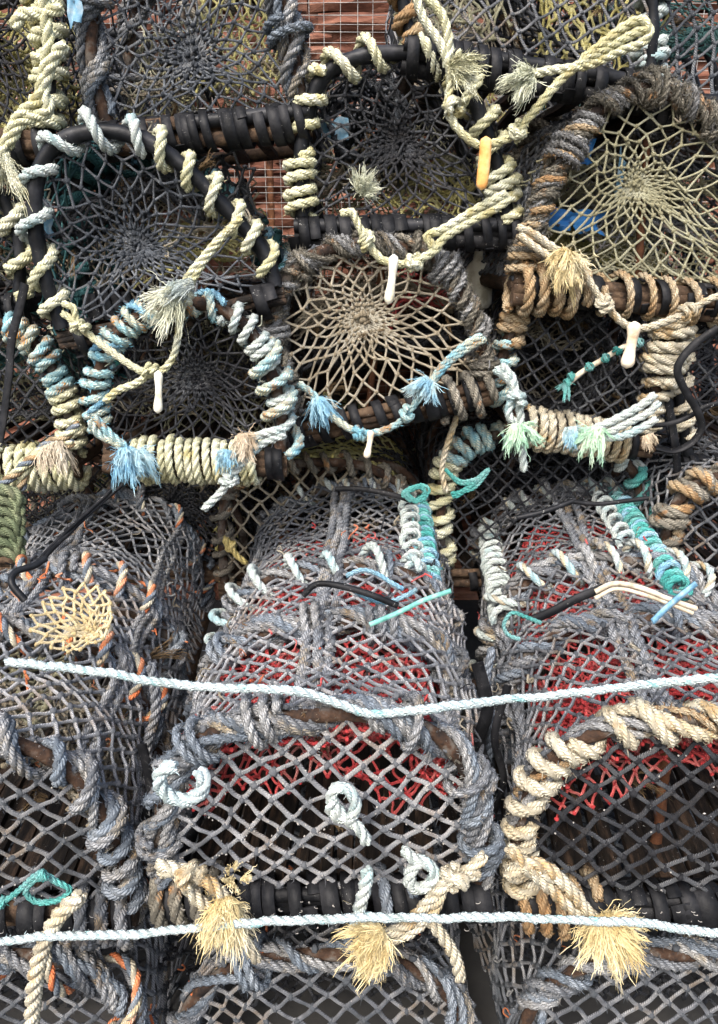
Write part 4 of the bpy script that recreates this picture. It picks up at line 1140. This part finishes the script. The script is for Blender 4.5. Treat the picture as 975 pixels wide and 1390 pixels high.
bridle('thick lime cream rope hanging and unravelling at the upper left edge', [
    [(60, -20), (62, 20), (66, 60), (60, 100), (52, 135), (30, 155), (14, 180), (5, 205), (2, 225)], [(85, 10), (60, 18), (30, 20), (20, 40)], [(90, 60), (75, 75), (60, 120), (66, 150), (30, 165), (10, 200)]],
    .0115, 'pale', 1.5, frays=[(3, 210, 2, 26, 'pale', .08, .5, 260)])
bridle('cream bridle under the middle front creel, left, bursting into a straw tuft', [
    [(212, 1172), (232, 1178), (262, 1186), (292, 1205), (308, 1225)], [(216, 1186), (240, 1182), (255, 1205), (270, 1222), (290, 1240)], [(318, 1250), (335, 1280), (350, 1305)]],
    .0098, 'cream', .80, kn=[(258, 1188, 12, 6)], frays=[(305, 1222, 2, 26, 'yellow', .062, 1.0, 900), (318, 1190, 6, -10, 'yellow', .03, .9, 200), (300, 1235, -2, 26, 'yellow', .045, .8, 500)], group='bridle ropes of the front row')
bridle('cream bridle under the middle front creel, right, looping down to a straw tuft', [
    [(658, 1160), (640, 1178), (610, 1195), (585, 1220), (560, 1248), (535, 1265), (512, 1272)], [(652, 1185), (622, 1188), (600, 1205), (590, 1232), (560, 1262), (530, 1275)], [(575, 1240), (600, 1270), (618, 1300), (625, 1330)]],
    .0098, 'cream', .80, kn=[(618, 1192, -12, 6)], frays=[(520, 1266, -16, 12, 'yellow', .060, 1.1, 800), (505, 1268, 4, 14, 'yellow', .045, .9, 300)], group='bridle ropes of the front row')
bridle('cream bridle at the corner of the right front creel, ending in the largest straw tuft', [
    [(688, 1190), (715, 1172), (745, 1180), (775, 1210), (800, 1240), (825, 1262)], [(700, 1165), (735, 1195), (770, 1228), (800, 1258)], [(690, 1150), (720, 1178), (760, 1195), (790, 1225)]],
    .0098, 'cream', .80, frays=[(818, 1245, 6, 22, 'yellow', .066, 1.2, 900), (830, 1250, 30, 12, 'yellow', .05, .9, 500)], group='bridle ropes of the front row')
bridle('cream tail rope looped over the lower tie rope at the left', [
    [(112, 1215), (90, 1232), (72, 1255), (58, 1285), (48, 1330), (42, 1400)]], .012, 'cream', .78, group='bridle ropes of the front row')
bridle('pale blue grey rope hitched through the front mesh of the middle front creel', [
    [(452, 1080), (450, 1100), (468, 1112), (482, 1100), (478, 1078), (460, 1068), (450, 1082), (466, 1108), (488, 1125), (498, 1145)]], .009, 'paleblue', .80, name='hitched_rope', group=None)
bridle('pale grey knotted rope at the foot of the middle front creel mesh', [
    [(548, 1152), (560, 1165), (580, 1172), (590, 1190), (572, 1206), (555, 1198), (560, 1178), (572, 1168)], [(500, 1180), (494, 1210), (486, 1240), (478, 1270)]], .0095, 'paleblue', .81, name='hitched_rope', group=None)

bridle('thick white and blue rope loop hooked on the left corner of the middle front creel', [
    [(240, 1040), (226, 1042), (216, 1056), (222, 1074), (240, 1085), (260, 1084), (273, 1074), (277, 1058), (268, 1046)]], .0105, 'tie', .80, name='hitched_rope', group=None)

def long_rope(label, pts, r):
    P = resample(smooth_path([at(*p) for p in pts]), .02); P += rng.normal(0, .0007, P.shape)
    mb = MB(); rope(mb, P, r, fz=90, fl=.004, mis=(0, 0, 1), lay=r * 7)
    return solo('tie_rope', mb, [M['tie'], M['tiefleck']], label, 'rope', 'white and blue ropes tied across the front row')
long_rope('white and blue tie rope stretched over the three front creels, the upper of two',
    [(8, 898, .90), (60, 903, .89), (140, 913, .87), (230, 928, .86), (300, 933, .85), (400, 938, .84), (440, 948, .84), (480, 964, .835), (520, 968, .835), (600, 960, .84), (700, 949, .86), (800, 938, .86), (880, 929, .86), (1010, 918, .86), (1250, 900, .86), (1600, 905, .88)], .0065)
long_rope('white and blue tie rope slung along the foot of the front creels, lower',
    [(-560, 1262, .79), (-60, 1278, .77), (60, 1272, .77), (180, 1268, .77), (300, 1256, .765), (420, 1248, .77), (560, 1246, .77), (700, 1246, .77), (850, 1252, .765), (1040, 1268, .77), (1500, 1250, .79)], .0062)

# straps and bits --------------------------------------------------------------
def strap_thing(label, pts, width, mat, Y, name='rubber_strap', cat='strap', thick=.003, nor=(0, -1, .25), twist=0., group='straps and ties on the creels'):
    mb = MB(); P = [at(p[0], p[1], p[2] if len(p) > 2 else Y) for p in pts]
    strap(mb, P, width, thick, nor, twist=twist)
    return solo(name, mb, M[mat], label, cat, group)
def cord(label, pts, r, mat, Y, name='cord', cat='cord', rp=False, group='straps and ties on the creels'):
    mb = MB(); P = [at(p[0], p[1], p[2] if len(p) > 2 else Y) for p in pts]
    if rp: rope(mb, P, r, fz=20, fl=.004)
    else: tube(mb, P, r, 8, lump=.02)
    return solo(name, mb, M[mat], label, cat, group)
strap_thing('long black rubber strap hanging down the left edge', [(34, 385), (26, 420), (16, 460), (12, 510), (6, 560), (0, 600)], .018, 'rubber', 1.49, twist=.4)
strap_thing('black rubber strap looping in a hook at the right edge', [(975, 445), (940, 470), (920, 500), (930, 530), (945, 555), (952, 580), (940, 600), (915, 612), (890, 608)], .016, 'rubber', 1.52, twist=1.0)
strap_thing('thinner black strap curling below the hooked one at the right edge', [(885, 578), (910, 575), (935, 566), (958, 552), (985, 545)], .011, 'rubber', 1.54)
strap_thing('upright black strap at the right edge behind the looping strap', [(905, 530), (915, 590), (920, 640), (918, 690)], .018, 'rubber', 1.60)
for k, (a, lb) in enumerate(((0, 'upper of two thin black cords slanting over the left front creel'), (5, 'lower of two thin black cords slanting over the left front creel'))):
    cord(lb, [(165 + a, 650 + a, 1.42), (140, 676 + a, 1.38), (105, 708 + a, 1.32), (70 + a, 742, 1.25), (52 + a, 762, 1.21)], .0038, 'rubber', 1.3)
cord('bent black rubber hose end hooked on the left front creel beside the cream net', [(62, 758, 1.14), (46, 768, 1.12), (22, 776, 1.10), (16, 792, 1.08), (34, 815, 1.07)], .006, 'hose', 1.1, name='hose_end', cat='hose')
cord('thick black cord hooked across the middle front creel', [(412, 808, 1.10), (430, 793, 1.10), (460, 795, 1.09), (500, 806, 1.08), (540, 822, 1.08)], .0055, 'rubber', 1.1)
strap_thing('black strap tied along the back edge of the middle front creel', [(455, 664, 1.62), (490, 664, 1.62), (530, 671, 1.6), (560, 680, 1.6)], .012, 'rubber', 1.6)
strap_thing('mint green tape pulled tight on the middle front creel', [(502, 848, .99), (540, 832, 1.0), (575, 815, 1.02), (612, 802, 1.04)], .0075, 'tealtape', 1.0, name='plastic_tape', cat='tape')
strap_thing('light blue tape tied to the teal rail of the right front creel', [(886, 844, .98), (905, 825, 1.0), (925, 808, 1.02), (945, 792, 1.03)], .009, 'bluetie', 1.0, name='plastic_tape', cat='tape')
strap_thing('black strap crossing the red-netted roof of the right front creel', [(722, 842, 1.02), (750, 830, 1.03), (785, 812, 1.04), (820, 798, 1.05)], .014, 'rubber', 1.0)
cord('cream cable arching over the roof of the right front creel, upper of two', [(808, 803, 1.03), (835, 792, 1.03), (870, 798, 1.03), (905, 812, 1.02), (945, 826, 1.02)], .0042, 'creamstrap', 1.0, name='cable', cat='cable')
cord('cream cable under the arching one on the right front creel, lower of two', [(808, 812, 1.03), (835, 799, 1.03), (868, 805, 1.03), (905, 818, 1.02), (940, 832, 1.02)], .0036, 'creamstrap', 1.0, name='cable', cat='cable')
cord('teal twine curled at the left edge of the right front creel', [(735, 846, 1.0), (715, 838, 1.0), (695, 832, 1.0), (684, 848, 1.0), (690, 862, 1.0), (706, 868, 1.0)], .0035, 'teal', 1.0, name='twine_loop', cat='twine', rp=True)
cord('grey plastic rod lying on the back of the right front creel', [(702, 703, 1.42), (740, 694, 1.42), (778, 680, 1.43)], .006, 'hose', 1.4, name='plastic_rod', cat='rod')
cord('black cord along the back of the right front creel', [(770, 680, 1.5), (810, 684, 1.5), (850, 680, 1.5), (880, 676, 1.5)], .005, 'rubber', 1.4)
cord('blue twine bundle strung on the middle front creel, upper', [(470, 782, 1.12), (490, 774, 1.13), (510, 778, 1.13), (530, 790, 1.12), (548, 800, 1.11)], .0045, 'blue', 1.1, name='twine_loop', cat='twine', rp=True)
cord('blue twine bundle strung on the middle front creel, lower', [(478, 800, 1.10), (500, 812, 1.10), (525, 818, 1.10), (552, 808, 1.10), (566, 800, 1.10)], .005, 'blue', 1.1, name='twine_loop', cat='twine', rp=True)
cord('teal and cream twine tied inside the dark creel behind the bone-coloured toggle', [(768, 524, 1.57), (790, 505, 1.57), (815, 490, 1.57), (845, 472, 1.57), (872, 464, 1.57)], .006, 'creamstrap', 1.5, name='stick', cat='stick')
for kk, (u, v) in enumerate(((772, 520), (800, 498), (838, 476), (870, 465))):
    pass
p0 = at(770, 520, 1.56); tw = root('twine_lashing', Matrix.Translation(Vector(p0)), 'bright teal twine knotted round the cream stick in the dark creel at right', 'twine', 'straps and ties on the creels')
for u, v in ((770, 520), (775, 512), (800, 498), (822, 486), (838, 476), (868, 465)):
    mb = MB(); knot_on(mb, at(u, v, 1.56) - p0, [1, 0, .5], .0032, fz=60, turns=2.2, R=.008); part('knot', mb, M['teal'], tw)
mb = MB(); fray(mb, p0 * 0, [-.3, -.3, -1], .03, .9, n=120, w=.0009, r0=.008, curl=.6); part('frayed_end', mb, M['teal'], tw)
mb = MB()
pts = [at(u, v, .80) for u, v in ((-10, 1232), (8, 1222), (30, 1205), (45, 1190), (58, 1186), (75, 1196), (95, 1208), (78, 1222), (50, 1224), (35, 1210), (50, 1192), (62, 1184))]
rope(mb, pts, .0045, fz=60, fl=.006); knot_on(mb, at(58, 1188, .795), [1, 0, .2], .004, fz=80, turns=2.5); knot_on(mb, at(2, 1226, .80), [1, 0, .5], .004, fz=80, turns=2.5)
solo('twine_loop', mb, M['teal'], 'bright teal twine tangled on the front mesh of the left front creel', 'twine', 'straps and ties on the creels')
mb = MB()
for k in range(4):
    pts = [at(u + U(-4, 4), v + U(-4, 4), 1.58) for u, v in ((606, 640), (622, 655), (645, 652), (660, 640), (640, 660), (615, 672))]
    rope(mb, pts, .0045, fz=60, fl=.006)
solo('twine_loop', mb, M['teal'], 'teal twine knot on the arch left of the right front creel', 'twine', 'straps and ties on the creels')
mb = MB()
for k in range(4):
    pts = [at(u + U(-4, 4), v + U(-3, 3), 1.5) for u, v in ((545, 672), (556, 664), (572, 660), (578, 672), (562, 680), (550, 668))]
    rope(mb, pts, .0045, fz=60, fl=.006)
solo('twine_loop', mb, M['teal'], 'teal twine knot at the back corner of the middle front creel', 'twine', 'straps and ties on the creels')
strap_thing('dark rubber strap snaking down the gap between the middle and right front creels', [(648, 900), (662, 960), (650, 1010), (668, 1060), (655, 1110), (672, 1170)], .02, 'rubber', 1.0, twist=1.2)
strap_thing('narrower rubber strap curling in the gap left of the cream-roped front creel', [(690, 930), (672, 1000), (684, 1060), (668, 1120), (676, 1190)], .013, 'rubber', .98, twist=-.9)
cord('grey blue rope hanging in the gap between the middle and right front creels', [(668, 880), (660, 930), (668, 990), (660, 1050), (666, 1120)], .008, 'greyblue', 1.05, rp=True, name='hanging_rope', cat='rope')
cord('grey rope hanging in the gap between the left and middle front creels', [(205, 900), (212, 960), (200, 1020), (206, 1090), (198, 1170)], .009, 'grey', 1.02, rp=True, name='hanging_rope', cat='rope')
strap_thing('rubber strap hanging in the gap right of the left front creel', [(192, 1010), (204, 1070), (196, 1130), (206, 1200)], .016, 'rubber', .95, twist=.8)
# yellow and black rope at the left
mb = MB(); rope(mb, [at(u, v, 1.46) for u, v in ((108, 575), (88, 592), (66, 602), (48, 618), (35, 640), (28, 665))], .011, fz=60, mis=(0, 1, 2))
rope(mb, [at(u, v, 1.45) for u, v in ((100, 600), (75, 612), (45, 622), (15, 648), (-10, 668))], .010, fz=60, mis=(0, 1, 2))
solo('mixed_rope', mb, [M['pale'], M['greyblue'], M['rustrope']], 'cream, grey and rust rope trailing below the left-edge arch', 'rope')
mb = MB()
for p in ((78, 600), (66, 606)): fray(mb, at(*p, 1.44), [.1, -.3, -.8], .05, .8, n=350, w=.0008, r0=.012, curl=.5)
solo('rope_tuft', mb, M['stone'], 'buff unravelled rope tuft under the left-edge arch', 'rope')
# green net coil at left edge
mb = MB()
for k in range(7):
    y = 665 + k * 14
    rope(mb, [at(u, y + dv, 1.40) for u, dv in ((-60, 10), (-20, 2), (8, 0), (24, 8), (30, 20))], .012, fz=120, fl=.006)
solo('rope_coil', mb, M['olive'], 'coil of dark olive rope at the left edge behind the left front creel', 'rope')
# vertical hanging rope at right of centre creel
cord('frayed buff rope hanging down right of the middle creel', [(628, 530), (622, 560), (612, 590), (604, 615), (600, 640), (606, 668)], .008, 'cream', 1.60, rp=True, name='hanging_rope', cat='rope')
cord('straw rope hanging between the left and middle front creels', [(318, 735), (312, 748), (306, 730), (320, 752), (335, 765)], .008, 'yellow2', 1.6, rp=True, name='hanging_rope', cat='rope')
# cream net funnel seen through the left creel's roof
mb = MB(); c = at(100, 838, 1.03); N = 16; nr = 8
G = np.zeros((nr, 2 * N, 3))
for i in range(nr):
    t = (1, .84, .69, .55, .40, .26, .12, .04)[i]
    for j in range(2 * N):
        q = j / (2 * N) * 6.283
        G[i, j] = c + np.array([math.cos(q) * .062, math.sin(q) * .045, math.sin(q) * .034]) * t + np.array([.032, -.008, -.022]) * (1 - t) + rng.normal(0, .0026, 3)
lattice_net(mb, G, .0022, kr=1.6, wrap=True, bow=.04)
o = part('cream_eye_netting', mb, M['ncream'], None)
o.data.transform(Matrix.Translation(-Vector(c)));
o.parent = P_.root; o.matrix_parent_inverse = Matrix.Identity(4); o.matrix_basis = Matrix.Identity(4)
lm = P_.M.inverted() @ Matrix.Translation(Vector(c)); o.matrix_local = lm

# black rubber petals seen behind the left bridle
for k, (u, v, du, dv) in enumerate(((120, 395, 12, 40), (136, 385, 14, 48), (152, 388, 10, 40), (168, 392, 6, 34))):
    strap_thing('black rubber flap below the round-topped creel, %s from the left' % ('first', 'second', 'third', 'fourth')[k], [(u, v + 4), (u + du * .3, v + dv * .5), (u + du, v + dv)], .028, 'rubber', 1.52 + k * .008, name='rubber_flap', cat='rubber flap', group='black rubber flaps')

# blue and white oddments inside / behind ----------------------------------------
def scrap(label, c, size, mat, name='plastic_scrap', cat='plastic'):
    mb = MB(); n = 10
    xs = np.linspace(-1, 1, n); X, Z = np.meshgrid(xs, xs, indexing='ij')
    Yf = smooth2((n, n), 5, .25)
    P = np.stack([X * size[0] * (1 + smooth2((n, n), 4, .2)), Yf * size[0] * .7, Z * size[1] * (1 + smooth2((n, n), 4, .2))], -1) + at(*c)
    V = np.concatenate([P.reshape(-1, 3), P.reshape(-1, 3) + np.array([0, .003, 0])])
    i = (np.arange(n - 1)[:, None] * n + np.arange(n - 1)[None]).ravel()
    f = np.stack([i, i + n, i + n + 1, i + 1], 1)
    mb.add(V, np.vstack([f, f[:, ::-1] + n * n]))
    return solo(name, mb, M[mat], label, cat, 'plastic scraps caught in the creels')
scrap('bright blue plastic scrap in the big right creel, left one', (758, 300, 1.63), (.034, .020), 'bluepl')
scrap('bright blue plastic scrap in the big right creel, right one', (800, 300, 1.635), (.032, .020), 'bluepl')
scrap('small blue plastic scrap high in the big right creel', (796, 208, 1.64), (.014, .022), 'bluepl')
scrap('pale blue plastic strip behind the net of the big right creel', (842, 240, 1.65), (.008, .045), 'bluetie')
scrap('dull blue plastic scrap in the upright centre creel', (455, 175, 1.72), (.03, .02), 'bluetie')
scrap('blue tape scrap tied on the left of the round-topped creel', (62, 305, 1.53), (.014, .02), 'bluetie')
scrap('blue plastic scrap at the top left behind the lime cream rope', (100, 5, 1.56), (.012, .03), 'bluetie')
def jug(label, c, w, h, mat):
    mb = MB(); z = np.linspace(0, 1, 14); p = at(*c)
    P = p + np.stack([z * 0, z * 0, (z - .5) * h], 1)
    prof = np.interp(z, [0, .06, .6, .78, .86, 1], [.8, 1, 1, .6, .3, .28]) * w / 2
    T = np.tile([1.0, 0, 0], (14, 1)); B = np.tile([0, 1.0, 0], (14, 1))
    tube_raw(mb, P, T, B, prof, 16)
    return solo('plastic_jug', mb, M[mat], label, 'jug', 'white plastic jugs behind the stack')
jug('white plastic jug in the gap right of the middle creel', (648, 380, 1.86), .075, .13, 'plastic')
jug('white plastic jug half hidden left of the middle creel', (394, 352, 1.9), .08, .08, 'plastic')

# ------------------------------------------------------------------ setting
mb = MB(); mb.add([(-30, -20, 0), (30, -20, 0), (30, 40, 0), (-30, 40, 0)], [[0, 1, 2, 3]])
g = part('ground', mb, solid_mat('quay_concrete', [(.03, .03, .03), (.05, .048, .045), (.075, .07, .065)], sc=3, rough=(.7, .95)), None, kind='structure')
# red sandstone wall of thin courses
mb = MB(); rz = np.random.default_rng(3)
zz = 0.0; WY = 3.0
while zz < 3.2:
    h = rz.uniform(.035, .09); xx = -2.2 + rz.uniform(0, .2)
    while xx < 2.2:
        w = rz.uniform(.12, .4); y = WY + rz.uniform(-.025, .015); nx, nz = 6, 4
        X, Z = np.meshgrid(np.linspace(xx, xx + w - .006, nx), np.linspace(zz, zz + h - .006, nz), indexing='ij')
        Yv = y + rz.normal(0, .006, (nx, nz)); Yv[0] += .02; Yv[-1] += .02; Yv[:, 0] += .015; Yv[:, -1] += .015
        V = np.stack([X, Yv, Z], -1).reshape(-1, 3); i = (np.arange(nx - 1)[:, None] * nz + np.arange(nz - 1)[None]).ravel()
        mb.add(V, np.stack([i, i + nz, i + nz + 1, i + 1], 1)); xx += w
    zz += h
mb.add([(-2.3, WY + .02, 0), (2.3, WY + .02, 0), (2.3, WY + .02, 3.25), (-2.3, WY + .02, 3.25)], [[0, 1, 2, 3]])
mb.add([(-2.3, WY + .3, 0), (2.3, WY + .3, 0), (2.3, WY + .3, 3.25), (-2.3, WY + .3, 3.25)], [[3, 2, 1, 0]])
mb.add([(-2.3, WY + .02, 3.25), (2.3, WY + .02, 3.25), (2.3, WY + .3, 3.25), (-2.3, WY + .3, 3.25)], [[0, 1, 2, 3]])
solo('stone_wall', mb, solid_mat('red_sandstone', [(.06, .025, .018), (.17, .07, .045), (.28, .14, .095)], sc=5, stretch=(1, 1, 5), rough=(.8, .95), bump=1, bumpsc=40), 'red sandstone wall of thin rough courses behind the creels', 'wall', smooth=False)
# welded mesh fence
mb = MB(); FY = 2.7
xs = np.arange(-1.2, 1.2, .052); zs = np.arange(.6, 2.6, .026)
Aw = np.array([(x, FY, .6) for x in xs] + [(-1.2, FY - .003, z) for z in zs]); Bw = np.array([(x, FY, 2.6) for x in xs] + [(1.2, FY - .003, z) for z in zs])
twine(mb, Aw, Bw, .0011, sides=5, k=12, bow=.0015, swell=0)
fr = root('wire_fence', Matrix.Identity(4), 'rusty welded wire mesh fence in front of the red stone wall', 'fence')
part('wire_mesh', mb, solid_mat('galvanised_wire', [(.2, .19, .18), (.42, .40, .37)], rough=(.4, .7)), fr)
for x in (-1.18, -.30, .62, 1.18):
    mb = MB(); tube(mb, [(x, FY + .02, 0), (x, FY + .02, 2.6)], .011, 10, sm=False, step=.1, lump=.03); part('fence_post', mb, M['rust'], fr)

# ------------------------------------------------------------------ light
w = bpy.data.worlds.new('World'); scene.world = w; w.use_nodes = True
nt = w.node_tree; nt.nodes.clear()
sky = nt.nodes.new('ShaderNodeTexSky'); sky.sky_type = 'NISHITA'; sky.sun_disc = False
EL, AZ = math.radians(50), math.radians(200)
sky.sun_elevation = EL; sky.sun_rotation = AZ; sky.air_density = 1.0; sky.dust_density = 4.0; sky.ozone_density = .4
bg = nt.nodes.new('ShaderNodeBackground'); bg.inputs[1].default_value = .15
out = nt.nodes.new('ShaderNodeOutputWorld'); nt.links.new(sky.outputs[0], bg.inputs[0]); nt.links.new(bg.outputs[0], out.inputs[0])
sl = bpy.data.lights.new('sun', 'SUN'); sl.energy = 1.3; sl.angle = math.radians(14); sl.color = (1, .975, .94)
so = bpy.data.objects.new('sun', sl); COL.objects.link(so)
sd = Vector((math.sin(AZ) * math.cos(EL), math.cos(AZ) * math.cos(EL), math.sin(EL)))
so.rotation_euler = sd.to_track_quat('Z', 'Y').to_euler()
scene.view_settings.view_transform = 'Standard'; scene.view_settings.look = 'None'
scene.view_settings.exposure = 1.38; scene.view_settings.gamma = 1
